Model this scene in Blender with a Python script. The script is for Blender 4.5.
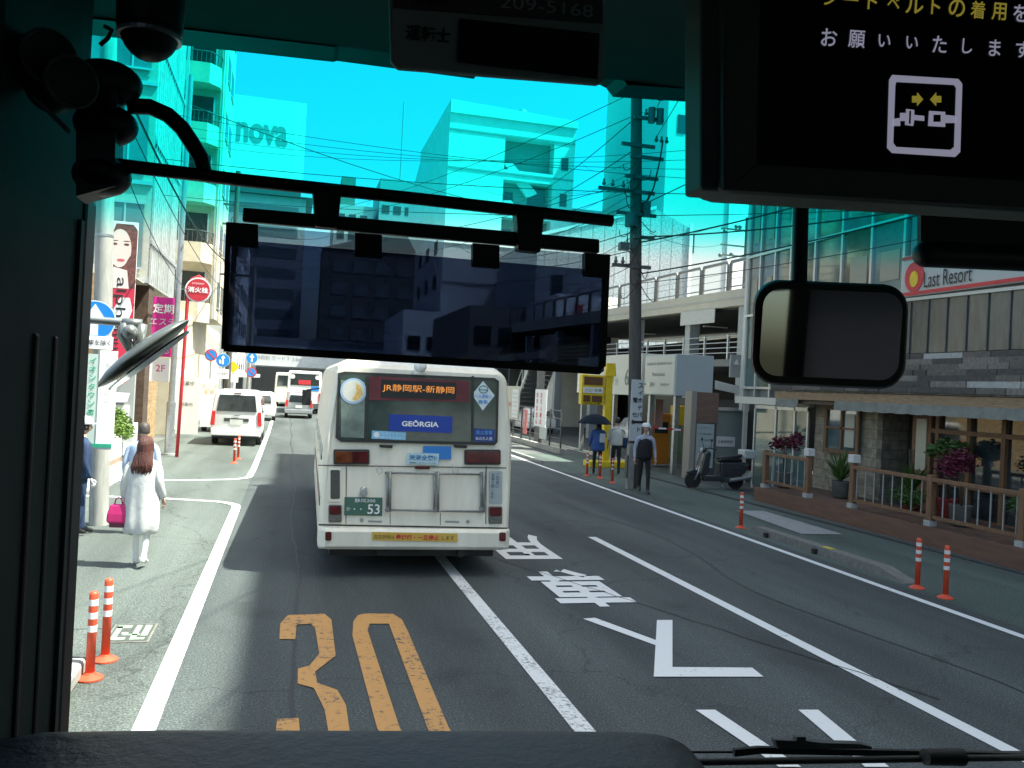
import bpy, bmesh, math, random
from mathutils import Vector, Matrix
random.seed(7)
R = math.radians
S = bpy.context.scene
for o in list(bpy.data.objects): bpy.data.objects.remove(o)
COL = S.collection
# ------------------------------------------------------------------ camera
FPX, EYE = 850.0, 2.5
YAW, PITCH, ROLL = 0.25549, 0.00599, 0.04996
cy, sy, cp, sp = math.cos(YAW), math.sin(YAW), math.cos(PITCH), math.sin(PITCH)
FW = Vector((sy*cp, cy*cp, sp)); RT = Vector((cy, -sy, 0)); UP = RT.cross(FW)
RX = RT*math.cos(ROLL) + UP*math.sin(ROLL); UX = UP*math.cos(ROLL) - RT*math.sin(ROLL)
cam = bpy.data.cameras.new('camera'); camo = bpy.data.objects.new('camera', cam); COL.objects.link(camo)
camo.matrix_world = Matrix.Translation((0, 0, EYE)) @ Matrix((RX, UX, -FW)).transposed().to_4x4()
cam.sensor_width = 36; cam.lens = FPX/1024*36; cam.clip_start = .02; cam.clip_end = 3000
S.camera = camo
CP = Vector((0, 0, EYE))
def ray(x, y): return RX*((x-512)/FPX) + UX*((384-y)/FPX) + FW
def g(x, y, z=0.): d = ray(x, y); return CP + d*((z-EYE)/d.z)
def aX(x, y, X): d = ray(x, y); return CP + d*(X/d.x)
def aY(x, y, Y): d = ray(x, y); return CP + d*(Y/d.y)
# ------------------------------------------------------------------ light
SUN_EL, SUN_AZ = 62.0, 69.0          # azimuth measured from -Y (behind the bus) round to +X
sd = Vector((math.cos(R(SUN_EL))*math.sin(R(SUN_AZ)), -math.cos(R(SUN_EL))*math.cos(R(SUN_AZ)), math.sin(R(SUN_EL))))
W = bpy.data.worlds.new('World'); S.world = W; W.use_nodes = True
nt = W.node_tree; bg = nt.nodes['Background']; sky = nt.nodes.new('ShaderNodeTexSky')
sky.sky_type = 'NISHITA'; sky.sun_disc = False; sky.sun_elevation = R(SUN_EL)
sky.sun_rotation = math.atan2(sd.x, sd.y); sky.dust_density = 4.2; sky.air_density = 1.0
nt.links.new(sky.outputs[0], bg.inputs[0]); bg.inputs[1].default_value = 0.122
sun = bpy.data.lights.new('sun', 'SUN'); sun.energy = 5.0; sun.angle = R(.5); sun.color = (1, .96, .9)
suno = bpy.data.objects.new('sun', sun); COL.objects.link(suno)
suno.rotation_euler = sd.to_track_quat('Z', 'Y').to_euler()
V = S.view_settings; V.view_transform = 'Standard'; V.look = 'None'; V.gamma = 1; V.use_curve_mapping = False; V.exposure = 1.52
S.cycles.transparent_max_bounces = 24; S.cycles.max_bounces = 8
# ------------------------------------------------------------------ materials
MAT = {}
def mat(name, col, rough=.6, metal=0., var=0., scale=8., bump=0., emit=0., spec=.5, col2=None, detail=6, stretch=None):
    if name in MAT: return MAT[name]
    m = bpy.data.materials.new(name); m.use_nodes = True; n = m.node_tree; b = n.nodes['Principled BSDF']
    b.inputs['Roughness'].default_value = rough; b.inputs['Metallic'].default_value = metal
    b.inputs['Specular IOR Level'].default_value = spec
    c = tuple(col)+(1,)
    b.inputs['Base Color'].default_value = c
    if emit:
        b.inputs['Emission Color'].default_value = c; b.inputs['Emission Strength'].default_value = emit
    if var or bump or col2:
        tc = n.nodes.new('ShaderNodeTexCoord'); src = tc.outputs['Object']
        if stretch:
            mp = n.nodes.new('ShaderNodeMapping'); mp.inputs['Scale'].default_value = stretch
            n.links.new(src, mp.inputs[0]); src = mp.outputs[0]
        ns = n.nodes.new('ShaderNodeTexNoise'); ns.inputs['Scale'].default_value = scale; ns.inputs['Detail'].default_value = detail
        ns.inputs['Roughness'].default_value = .65
        n.links.new(src, ns.inputs['Vector'])
        if var or col2:
            cr = n.nodes.new('ShaderNodeValToRGB'); e = cr.color_ramp.elements
            e[0].position = .32; e[1].position = .68
            lo = [max(0, x*(1-var)) for x in col]; hi = [min(1, x*(1+var)) for x in (col2 or col)]
            e[0].color = (*lo, 1); e[1].color = (*hi, 1)
            n.links.new(ns.outputs[0], cr.inputs[0]); n.links.new(cr.outputs[0], b.inputs['Base Color'])
        if bump:
            bp = n.nodes.new('ShaderNodeBump'); bp.inputs['Strength'].default_value = bump; bp.inputs['Distance'].default_value = .02
            n.links.new(ns.outputs[0], bp.inputs['Height']); n.links.new(bp.outputs[0], b.inputs['Normal'])
    MAT[name] = m; return m
def clear_mat(name, col, gloss=0.0):
    m = bpy.data.materials.new(name); m.use_nodes = True; n = m.node_tree
    out = n.nodes['Material Output']; n.nodes.remove(n.nodes['Principled BSDF'])
    t = n.nodes.new('ShaderNodeBsdfTransparent'); t.inputs[0].default_value = (*col, 1)
    if gloss:
        gl = n.nodes.new('ShaderNodeBsdfGlossy'); gl.inputs['Roughness'].default_value = .03
        fr = n.nodes.new('ShaderNodeFresnel'); fr.inputs[0].default_value = 1.45
        mul = n.nodes.new('ShaderNodeMath'); mul.operation = 'MULTIPLY'; mul.inputs[1].default_value = gloss
        mx = n.nodes.new('ShaderNodeMixShader')
        n.links.new(fr.outputs[0], mul.inputs[0]); n.links.new(mul.outputs[0], mx.inputs[0])
        n.links.new(t.outputs[0], mx.inputs[1]); n.links.new(gl.outputs[0], mx.inputs[2]); n.links.new(mx.outputs[0], out.inputs[0])
    else: n.links.new(t.outputs[0], out.inputs[0])
    return m
def asphalt_mat(name, base, tint):
    m = bpy.data.materials.new(name); m.use_nodes = True; n = m.node_tree; L = n.links; b = n.nodes['Principled BSDF']
    b.inputs['Roughness'].default_value = .82
    tc = n.nodes.new('ShaderNodeTexCoord')
    def noise(sc, det=5, st=None):
        x = n.nodes.new('ShaderNodeTexNoise'); x.inputs['Scale'].default_value = sc; x.inputs['Detail'].default_value = det
        v = tc.outputs['Object']
        if st:
            mp = n.nodes.new('ShaderNodeMapping'); mp.inputs['Scale'].default_value = st; L.new(v, mp.inputs[0]); v = mp.outputs[0]
        L.new(v, x.inputs['Vector']); return x
    def ramp(src, a, b_, ca, cb):
        r = n.nodes.new('ShaderNodeValToRGB'); r.color_ramp.elements[0].position = a; r.color_ramp.elements[1].position = b_
        r.color_ramp.elements[0].color = (*ca, 1); r.color_ramp.elements[1].color = (*cb, 1); L.new(src, r.inputs[0]); return r
    def mul(a, b_, f=1.):
        x = n.nodes.new('ShaderNodeMix'); x.data_type = 'RGBA'; x.blend_type = 'MULTIPLY'; x.inputs[0].default_value = f
        L.new(a, x.inputs[6]); L.new(b_, x.inputs[7]); return x.outputs[2]
    big = ramp(noise(.5, 6, (1.6, .35, 1)).outputs[0], .3, .7, [x*.82 for x in base], [x*1.18 for x in tint])
    grain = ramp(noise(60, 4).outputs[0], .38, .62, (.5,)*3, (1.35,)*3)
    c = mul(big.outputs[0], grain.outputs[0])
    # pale aggregate speckle
    vo = n.nodes.new('ShaderNodeTexVoronoi'); vo.inputs['Scale'].default_value = 42; L.new(tc.outputs['Object'], vo.inputs['Vector'])
    spk = ramp(vo.outputs['Distance'], .12, .24, (2.5,)*3, (1,)*3)
    c = mul(c, spk.outputs[0])
    trk_ = ramp(noise(1.0, 4, (1.3, .035, 1)).outputs[0], .34, .66, (.78,)*3, (1.16,)*3); c = mul(c, trk_.outputs[0])
    sta = ramp(noise(.9, 7).outputs[0], .28, .40, (.72,)*3, (1,)*3); c = mul(c, sta.outputs[0])
    # tyre-polished tracks and cracks
    cr = n.nodes.new('ShaderNodeTexVoronoi'); cr.feature = 'DISTANCE_TO_EDGE'; cr.inputs['Scale'].default_value = .22
    wob = noise(1.3, 6); add = n.nodes.new('ShaderNodeVectorMath'); add.operation = 'MULTIPLY_ADD'; add.inputs[1].default_value = (1.4, 1.4, 0)
    L.new(wob.outputs['Color'], add.inputs[0]); L.new(tc.outputs['Object'], add.inputs[2]); L.new(add.outputs[0], cr.inputs['Vector'])
    cm = ramp(cr.outputs['Distance'], .0, .0045, (.45,)*3, (1,)*3)
    c = mul(c, cm.outputs[0], .8)
    L.new(c, b.inputs['Base Color'])
    bp = n.nodes.new('ShaderNodeBump'); bp.inputs['Strength'].default_value = .5; bp.inputs['Distance'].default_value = .006
    L.new(noise(90, 2).outputs[0], bp.inputs['Height']); L.new(bp.outputs[0], b.inputs['Normal'])
    return m
def paint_mat(name, col, under, wear=.5, sc=14, spread=.1):
    m = bpy.data.materials.new(name); m.use_nodes = True; n = m.node_tree; L = n.links; b = n.nodes['Principled BSDF']
    b.inputs['Roughness'].default_value = .7
    tc = n.nodes.new('ShaderNodeTexCoord'); x = n.nodes.new('ShaderNodeTexNoise'); x.inputs['Scale'].default_value = sc; x.inputs['Detail'].default_value = 9
    x.inputs['Roughness'].default_value = .75
    L.new(tc.outputs['Object'], x.inputs['Vector'])
    y = n.nodes.new('ShaderNodeTexNoise'); y.inputs['Scale'].default_value = 1.3; y.inputs['Detail'].default_value = 3; L.new(tc.outputs['Object'], y.inputs['Vector'])
    a = n.nodes.new('ShaderNodeMath'); a.operation = 'MULTIPLY_ADD'; a.inputs[1].default_value = .35; L.new(y.outputs[0], a.inputs[0]); L.new(x.outputs[0], a.inputs[2])
    r = n.nodes.new('ShaderNodeValToRGB'); r.color_ramp.elements[0].position = wear-.03+.1; r.color_ramp.elements[1].position = wear+spread*.3+.1
    r.color_ramp.elements[0].color = (*under, 1); r.color_ramp.elements[1].color = (*col, 1)
    L.new(a.outputs[0], r.inputs[0]); L.new(r.outputs[0], b.inputs['Base Color']); return m
def brick_mat(name, c1, c2, mortar, w, h, off=.5, rot=(0, 0, 0), rough=.8, bump=.4):
    m = bpy.data.materials.new(name); m.use_nodes = True; n = m.node_tree; L = n.links; b = n.nodes['Principled BSDF']; b.inputs['Roughness'].default_value = rough
    tc = n.nodes.new('ShaderNodeTexCoord'); mp = n.nodes.new('ShaderNodeMapping'); mp.inputs['Rotation'].default_value = rot
    L.new(tc.outputs['Object'], mp.inputs[0])
    br = n.nodes.new('ShaderNodeTexBrick'); br.inputs['Color1'].default_value = (*c1, 1); br.inputs['Color2'].default_value = (*c2, 1); br.inputs['Mortar'].default_value = (*mortar, 1)
    br.inputs['Scale'].default_value = 1; br.inputs['Brick Width'].default_value = w; br.inputs['Row Height'].default_value = h; br.inputs['Mortar Size'].default_value = min(h, w)*.05
    br.offset = off; L.new(mp.outputs[0], br.inputs[0]); 
    ns = n.nodes.new('ShaderNodeTexNoise'); ns.inputs['Scale'].default_value = 6; ns.inputs['Detail'].default_value = 8; L.new(tc.outputs['Object'], ns.inputs['Vector'])
    r = n.nodes.new('ShaderNodeValToRGB'); r.color_ramp.elements[0].color = (.6,)*3+(1,); r.color_ramp.elements[1].color = (1.25,)*3+(1,); r.color_ramp.elements[0].position = .3; r.color_ramp.elements[1].position = .7
    L.new(ns.outputs[0], r.inputs[0]); x = n.nodes.new('ShaderNodeMix'); x.data_type = 'RGBA'; x.blend_type = 'MULTIPLY'; x.inputs[0].default_value = 1
    L.new(br.outputs[0], x.inputs[6]); L.new(r.outputs[0], x.inputs[7]); L.new(x.outputs[2], b.inputs['Base Color'])
    bp = n.nodes.new('ShaderNodeBump'); bp.inputs['Strength'].default_value = bump; bp.inputs['Distance'].default_value = .02; L.new(br.outputs['Fac'], bp.inputs['Height']); bp.invert = True
    L.new(bp.outputs[0], b.inputs['Normal']); return m
FX = (R(90), R(90), 0)   # brick texture on a wall whose face looks along X
FY = (R(90), 0, 0)
asph = asphalt_mat('asphalt', (.050, .061, .062), (.066, .079, .078))
walkgreen = asphalt_mat('green_asphalt', (.066, .092, .082), (.085, .115, .10))
pathgrey = asphalt_mat('path_asphalt', (.078, .094, .086), (.098, .116, .106))
whitep = paint_mat('road_white', (.72, .73, .72), (.09, .095, .095), .42)
wornp = paint_mat('road_white_worn', (.7, .71, .7), (.11, .115, .115), .47, 26, .3)
orangep = paint_mat('road_orange', (.52, .27, .085), (.07, .07, .065), .47, 16, .2)
conc = mat('concrete', (.30, .30, .28), .85, var=.22, scale=5, bump=.25)
concd = mat('dark_concrete', (.17, .165, .15), .85, var=.25, scale=9, bump=.3)
polec = mat('pole_concrete', (.33, .33, .31), .8, var=.2, scale=4, bump=.1, stretch=(3, 3, .5))
poled = mat('weathered_pole', (.075, .072, .068), .85, var=.3, scale=5, bump=.2, stretch=(3, 3, .4))
white = mat('white_paint', (.78, .79, .77), .45, var=.05, scale=3)
whitew = mat('white_wall', (.74, .75, .73), .8, var=.08, scale=1.5)
beige = mat('beige_render', (.52, .47, .36), .85, var=.12, scale=2)
greyw = mat('grey_cladding', (.36, .38, .39), .6, var=.08, scale=1.2)
dgrey = mat('dark_grey_metal', (.09, .095, .10), .5, .3, var=.15, scale=6)
steel = mat('galvanised_steel', (.42, .44, .45), .4, .7, var=.15, scale=9)
alu = mat('aluminium', (.55, .57, .57), .4, .6, var=.06, scale=6)
black = mat('black_plastic', (.012, .013, .014), .5, bump=.05, scale=60)
rubber = mat('rubber', (.02, .02, .02), .8, var=.2, scale=20)
glassd = mat('dark_glass', (.025, .035, .037), .06, spec=.9)
glassg = mat('green_glass', (.08, .13, .125), .05, spec=1., var=.35, scale=.8)
glassb = mat('blue_glass', (.12, .19, .20), .05, spec=1., var=.3, scale=.6)
wood = mat('red_brown_wood', (.20, .105, .055), .65, var=.3, scale=4, bump=.15, stretch=(8, 8, 1))
woodl = mat('light_wood', (.30, .20, .12), .65, var=.3, scale=4, bump=.15, stretch=(1, 1, 8))
redm = mat('red_paint', (.55, .03, .045), .4, var=.1, scale=9)
bluem = mat('sign_blue', (.01, .22, .66), .4)
yellow = mat('yellow_paint', (.72, .52, .02), .45, var=.12, scale=6)
orange = mat('orange_plastic', (.68, .085, .035), .5, var=.12, scale=12)
magenta = mat('magenta', (.62, .02, .27), .5, var=.05)
txtblack = mat('black_ink', (.02, .02, .022), .6)
txtwhite = mat('white_ink', (.82, .82, .82), .6)
skin = mat('skin', (.50, .31, .22), .55, var=.08, scale=20)
leafm = mat('leaf_green', (.055, .12, .025), .55, var=.5, scale=6, spec=.3)
leafl = mat('leaf_bright', (.12, .20, .035), .55, var=.4, scale=6, spec=.3)
leafr = mat('leaf_burgundy', (.10, .012, .03), .55, var=.5, scale=6, spec=.3)
stem = mat('stem', (.09, .06, .035), .8, var=.3)
cablem = mat('cable_black', (.015, .015, .017), .6)
# ------------------------------------------------------------------ mesh helpers
ORG = {}
def frame3(d):
    d = d.normalized(); a = Vector((0, 0, 1)) if abs(d.z) < .9 else Vector((1, 0, 0))
    u = d.cross(a).normalized(); return u, d.cross(u).normalized()
class MB:
    def __init__(s): s.v = []; s.f = []; s.m = []; s.mi = 0; s.sm = []; s.smooth = False
    def add(s, vs, fs):
        b = len(s.v); s.v += [Vector(v) for v in vs]
        for f in fs: s.f.append([b+i for i in f]); s.m.append(s.mi); s.sm.append(s.smooth)
        return s
    def box(s, x0, x1, y0, y1, z0, z1):
        x0, x1 = sorted((x0, x1)); y0, y1 = sorted((y0, y1)); z0, z1 = sorted((z0, z1))
        return s.add([(x0,y0,z0),(x1,y0,z0),(x1,y1,z0),(x0,y1,z0),(x0,y0,z1),(x1,y0,z1),(x1,y1,z1),(x0,y1,z1)],
                     [(0,3,2,1),(4,5,6,7),(0,1,5,4),(1,2,6,5),(2,3,7,6),(3,0,4,7)])
    def obox(s, c, ux, uy, uz, hx, hy, hz):
        c = Vector(c); P = []
        for sz in (-1, 1):
            for a, b in ((-1,-1),(1,-1),(1,1),(-1,1)): P.append(c+ux*a*hx+uy*b*hy+uz*sz*hz)
        return s.add(P, [(0,3,2,1),(4,5,6,7),(0,1,5,4),(1,2,6,5),(2,3,7,6),(3,0,4,7)])
    def loft(s, rings, cap=True, closed=False):
        n = len(rings[0]); b = len(s.v)
        vs = [p for r in rings for p in r]; fs = []
        k = len(rings); rr = range(k if closed else k-1)
        for i in rr:
            j = (i+1) % k
            for a in range(n): c = (a+1) % n; fs.append((i*n+a, i*n+c, j*n+c, j*n+a))
        if cap and not closed: fs += [tuple(range(n))[::-1], tuple((k-1)*n+a for a in range(n))]
        return s.add(vs, fs)
    def cyl(s, p0, p1, r0, r1=None, n=14):
        p0, p1 = Vector(p0), Vector(p1); r1 = r0 if r1 is None else r1; u, w = frame3(p1-p0); sm = s.smooth; s.smooth = True
        ring = lambda p, r: [p+(u*math.cos(2*math.pi*i/n)+w*math.sin(2*math.pi*i/n))*r for i in range(n)]
        s.loft([ring(p0, r0), ring(p1, r1)], cap=False); s.smooth = False
        s.add(ring(p0, r0), [tuple(range(n))[::-1]]); s.add(ring(p1, r1), [tuple(range(n))]); s.smooth = sm; return s
    def tube(s, pts, r, n=8):
        pts = [Vector(p) for p in pts]; rings = []
        rs = r if isinstance(r, (list, tuple)) else [r]*len(pts)
        u = None
        for i, p in enumerate(pts):
            d = (pts[min(i+1, len(pts)-1)]-pts[max(i-1, 0)]).normalized()
            if u is None: u, w = frame3(d)
            else: u = (u-d*u.dot(d)).normalized(); w = d.cross(u)
            w = d.cross(u)
            rings.append([p+(u*math.cos(2*math.pi*k/n)+w*math.sin(2*math.pi*k/n))*rs[i] for k in range(n)])
        sm = s.smooth; s.smooth = True; s.loft(rings); s.smooth = sm; return s
    def sph(s, c, r, sc=(1, 1, 1), n=12, m=8, cut=None):
        c = Vector(c); rings = []; 
        for i in range(m+1):
            t = math.pi*i/m; 
            rings.append([c+Vector((r*sc[0]*max(math.sin(t), 1e-4)*math.cos(2*math.pi*k/n), r*sc[1]*max(math.sin(t), 1e-4)*math.sin(2*math.pi*k/n), -r*sc[2]*math.cos(t))) for k in range(n)])
        sm = s.smooth; s.smooth = True; s.loft(rings, cap=False); s.smooth = sm; return s
    def lathe(s, c, prof, n=16, ax='z'):
        c = Vector(c); rings = []
        for r, z in prof:
            rings.append([c+(Vector((r*math.cos(2*math.pi*k/n), r*math.sin(2*math.pi*k/n), z)) if ax == 'z' else
                          Vector((r*math.cos(2*math.pi*k/n), z, r*math.sin(2*math.pi*k/n))) if ax == 'y' else
                          Vector((z, r*math.cos(2*math.pi*k/n), r*math.sin(2*math.pi*k/n)))) for k in range(n)])
        return s.loft(rings)
    def poly(s, pts): return s.add(pts, [tuple(range(len(pts)))])
    def slab(s, pts, d):
        "extrude a planar polygon by vector d"
        d = Vector(d); n = len(pts); P = [Vector(p) for p in pts]
        return s.add(P+[p+d for p in P], [tuple(range(n))[::-1], tuple(range(n, 2*n))]+[(i, (i+1) % n, n+(i+1) % n, n+i) for i in range(n)])
    def build(s, name, mats, parent=None, bevel=0, fix=True, sub=0, weld=0):
        me = bpy.data.meshes.new(name); org = ORG.get(parent.name, Vector()) if parent else Vector()
        me.from_pydata([v-org for v in s.v], [], s.f)
        mats = mats if isinstance(mats, (list, tuple)) else [mats]
        for m in mats: me.materials.append(m)
        for p, k, q in zip(me.polygons, s.m, s.sm): p.material_index = k; p.use_smooth = q
        if fix:
            b = bmesh.new(); b.from_mesh(me)
            if weld: bmesh.ops.remove_doubles(b, verts=b.verts, dist=weld)
            bmesh.ops.recalc_face_normals(b, faces=b.faces); b.to_mesh(me); b.free()
        o = bpy.data.objects.new(name, me); COL.objects.link(o)
        if parent: o.parent = parent; ORG[o.name] = org
        if bevel:
            md = o.modifiers.new('bev', 'BEVEL'); md.width = bevel; md.segments = 2; md.limit_method = 'ANGLE'; md.angle_limit = R(40)
        if sub:
            md = o.modifiers.new('sub', 'SUBSURF'); md.levels = sub; md.render_levels = sub
        return o
def tag(o, label=None, cat=None, group=None, kind=None):
    if label: o['label'] = label
    if cat: o['category'] = cat
    if group: o['group'] = group
    if kind: o['kind'] = kind
    return o
def thing(name, label, cat, loc=(0, 0, 0), group=None, rz=0):
    o = bpy.data.objects.new(name, None); COL.objects.link(o); o.location = loc; o.rotation_euler.z = rz; o.empty_display_size = .1
    ORG[o.name] = Vector(loc) if not rz else Vector()
    return tag(o, label, cat, group)
def copy_tree(o, loc=None, rz=None, label=None, parent=None):
    c = o.copy(); COL.objects.link(c); ORG[c.name] = ORG.get(o.name, Vector())
    if parent: c.parent = parent
    if loc is not None: c.location = loc
    if rz is not None: c.rotation_euler.z = rz
    if label: c['label'] = label
    for ch in [x for x in o.children]: copy_tree(ch, parent=c)
    return c
def text(s, org, xd, yd, h, m, parent=None, name='lettering', align='CENTER', valign='CENTER', bold=0., w=None, ext=.002, top=False):
    "flat lettering of cap height h on the plane (xd,yd); w stretches it to that width"
    cu = bpy.data.curves.new('t', 'FONT'); cu.body = s; cu.size = 1; cu.align_x = align; cu.offset = bold; cu.resolution_u = 3
    cu.space_line = 1.0
    o = bpy.data.objects.new('t', cu); COL.objects.link(o)
    dg = bpy.context.evaluated_depsgraph_get(); me = bpy.data.meshes.new_from_object(o.evaluated_get(dg)); bpy.data.objects.remove(o)
    if not me.vertices: return None
    xs = [v.co.x for v in me.vertices]; ys = [v.co.y for v in me.vertices]
    y0, y1, x0, x1 = min(ys), max(ys), min(xs), max(xs)
    k = h/(y1-y0); kx = (w/(x1-x0)) if w else k
    xd, yd = Vector(xd).normalized(), Vector(yd).normalized(); nn = xd.cross(yd)
    ox = (x0+x1)/2 if align == 'CENTER' else x0
    oy = (y0+y1)/2 if valign == 'CENTER' else (y1 if valign == 'TOP' else y0)
    po = ORG.get(parent.name, Vector()) if parent else Vector(); org = Vector(org)
    for v in me.vertices: v.co = org-po+xd*(v.co.x-ox)*kx+yd*(v.co.y-oy)*k+nn*ext
    me.materials.clear(); me.materials.append(m); me.name = name
    o = bpy.data.objects.new(name, me); COL.objects.link(o)
    if parent: o.parent = parent; ORG[o.name] = po
    return o
def vtext(cols, org, xd, yd, ch, m, parent, pitch=1.08, gap=1.3, **k):
    "vertical writing: columns from the right; one mesh"
    objs = []
    for c, s in enumerate(cols):
        for i, a in enumerate(s):
            if a == ' ': continue
            p = Vector(org)-Vector(xd).normalized()*c*gap*ch-Vector(yd).normalized()*(i+.5)*pitch*ch
            t = text(a, p, xd, yd, ch*(.9 if a not in '一ー・っょい' else .5), m, parent, **k)
            if t: objs.append(t)
    base = objs[0]; b = bmesh.new()
    for t in objs: b.from_mesh(t.data)
    b.to_mesh(base.data); b.free()
    for t in objs[1:]: bpy.data.objects.remove(t)
    return base
def ribbon(name, pts, w, m, label=None, z=.008, parent=None):
    P = [Vector((p[0], p[1], z)) for p in pts]; mb = MB(); L_, R_ = [], []
    for i, p in enumerate(P):
        d = (P[min(i+1, len(P)-1)]-P[max(i-1, 0)]).normalized(); n = Vector((-d.y, d.x, 0))*w/2
        L_.append(p+n); R_.append(p-n)
    for i in range(len(P)-1): mb.poly([R_[i], R_[i+1], L_[i+1], L_[i]])
    o = mb.build(name, m, parent, fix=False)
    return tag(o, kind='structure')
def leaves(mb, c, rad, n, size, rnd, sq=(1, 1, 1), flat=.3):
    for _ in range(n):
        while True:
            p = Vector((rnd.uniform(-1, 1), rnd.uniform(-1, 1), rnd.uniform(-1, 1)))
            if p.length < 1: break
        p = p*(.55+.45*rnd.random()); q = Vector(c)+Vector((p.x*rad*sq[0], p.y*rad*sq[1], p.z*rad*sq[2]))
        d = Vector((rnd.gauss(0, 1), rnd.gauss(0, 1), rnd.gauss(0, 1)*.6+.2)).normalized(); u, w = frame3(d); s_ = size*rnd.uniform(.6, 1.3)
        mb.poly([q-u*s_*.5, q+w*s_*.22, q+u*s_*.5, q-w*s_*.22])
ZX, ZY, ZZ = Vector((1, 0, 0)), Vector((0, 1, 0)), Vector((0, 0, 1))
# ================================================================== SETTING
tag(MB().box(-400, 400, -60, 900, -.6, -.02).build('ground', mat('ground_asphalt', (.12, .125, .12), .9, var=.2, scale=.5)), kind='structure')
tag(MB().poly([(-.80, -12, 0), (8.45, -12, 0), (8.45, 108, 0), (-.80, 108, 0)]).build('road', asph, fix=False), kind='structure')
tag(MB().poly([(-4.45, -12, -.004), (-.80, -12, -.004), (-.80, 108, -.004), (-4.45, 108, -.004)]).build('roadside_path', pathgrey, fix=False), kind='structure')
tag(MB().poly([(-4.4, 8.9, .001), (-1.55, 8.9, .001), (-1.2, 17, .001), (-1.35, 60, .001), (-4.4, 60, .001)]).build('green_path', pathgrey, fix=False), kind='structure')
tag(MB().poly([(8.45, -12, .002), (11.9, -12, .002), (11.9, 32, .002), (8.45, 32, .002)]).build('pavement', walkgreen, fix=False), kind='structure')
tag(MB().poly([(11.9, 19.1, .002), (30, 19.1, .002), (30, 60, .002), (11.9, 60, .002)]).build('forecourt', mat('forecourt_asphalt', (.05, .058, .056), .85, var=.2, scale=3, bump=.1), fix=False), kind='structure')
tag(MB().slab([(11.3, -12, -.01), (11.42, -12, -.01), (11.38, 9, -.01), (10.86, 24, -.01), (10.74, 24, -.01), (11.26, 9, -.01)], (0, 0, .045)).build('gutter', mat('gutter_dark', (.05, .052, .05), .9, var=.3, scale=9), bevel=.01), kind='structure')
tag(MB().box(8.47, 8.6, 28, 108, -.01, .10).build('kerb', conc, bevel=.02), kind='structure')
# side street to the left between the lines
tag(MB().poly([(-30, 17.6, .003), (-1.6, 17.9, .003), (-1.6, 20.6, .003), (-30, 20.9, .003)]).build('side_road', pathgrey, fix=False), kind='structure')
def arc(cx_, cy_, r, a0, a1, n=8): return [(cx_+r*math.cos(R(a0+(a1-a0)*i/n)), cy_+r*math.sin(R(a0+(a1-a0)*i/n))) for i in range(n+1)]
ribbon('edge_line', [(-.86, -2), (-.86, 16.6)]+arc(-1.66, 16.9, .8, 0, 80)+[(-2.2, 17.9), (-6, 18.5)], .16, wornp)
ribbon('edge_line', [(-6, 20.5), (-2.2, 21.0)]+arc(-1.7, 22.1, .85, -80, 0)+[(-.82, 24), (-.82, 40), (-.9, 55), (-1.1, 80), (-1.2, 106)], .15, whitep)
ribbon('centre_line', [(2.22, -2), (2.27, 30), (2.3, 60)], .16, wornp)
ribbon('lane_line', [(5.38, -2), (5.2, 13.9)], .15, whitep)
ribbon('lane_line', [(8.05, -2), (8.15, 14), (8.22, 36), (8.2, 60)], .13, whitep)
# 30 in orange (traced outline laid on the road)
def glyph(name, polys, m, f, z=.009):
    mb = MB()
    for P in polys: mb.poly([(f(p).x, f(p).y, z) for p in P])
    o = mb.build(name, m, fix=False)
    b = bmesh.new(); b.from_mesh(o.data); bmesh.ops.triangulate(b, faces=b.faces); bmesh.ops.recalc_face_normals(b, faces=b.faces); b.to_mesh(o.data); b.free()
    return tag(o, kind='structure')
z4 = lambda p: g(260+p[0]/2.327, 560+p[1]/2.327) if p[1] < 1000 else Vector((p[0]/100., (p[1]-10000)/100., 0))
G = lambda x, y: (x*100, 10000+y*100)
glyph('speed_marking', [[(45,186),(47,150),(65,130),(150,127),(166,140),(176,225),(128,262),(133,288),(180,305),(200,340),(208,396),G(.60,5.5),G(.45,5.1),G(.35,5.1),(158,396),(150,350),(125,300),(88,290),(88,255),(115,248),(138,220),(128,160),(118,150),(85,152),(82,186)],
    [(40,372),(90,370),(92,398),G(.2,5.4),G(.36,5.1),G(.36,4.9),G(.1,4.9),G(.02,5.4),(37,398)]], orangep, z4)
glyph('speed_marking', [[(215,178),(217,145),(228,130),(245,126),(310,127),(330,140),(345,170),(438,390),G(1.28,5.3),G(1.12,5.0),G(1.1,5.3),(388,390),(300,150),(255,150),(250,165),(325,393),G(.98,5.5),G(1.12,5.0),G(1.1,4.8),G(.85,5.0),G(.82,5.5),(272,393)]], orangep, z4)
z8 = lambda p: g(490+p[0]/3.097, 520+p[1]/3.097)
z5 = lambda p: g(640+p[0]/2.667, 560+p[1]/2.667)
glyph('lane_marking', [[(288,308),(325,305),(515,375),(512,390)], [(517,312),(565,312),(565,458),(812,460),(847,488),(507,488)]], whitep, z8)
glyph('lane_marking', [[(148,402),(200,402),(340,495),(430,555),(370,555),(285,495)], [(422,402),(475,402),(570,480),(665,555),(600,555)]], whitep, z5)
for ch, ya, yb in (('専', 9.35, 11.45), ('用', 12.05, 14.1)):
    o = text(ch, (3.7, (ya+yb)/2, .009), -ZX, -ZY, yb-ya, whitep, None, 'lane_marking', w=1.02, bold=.022, ext=0); tag(o, kind='structure')
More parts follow.
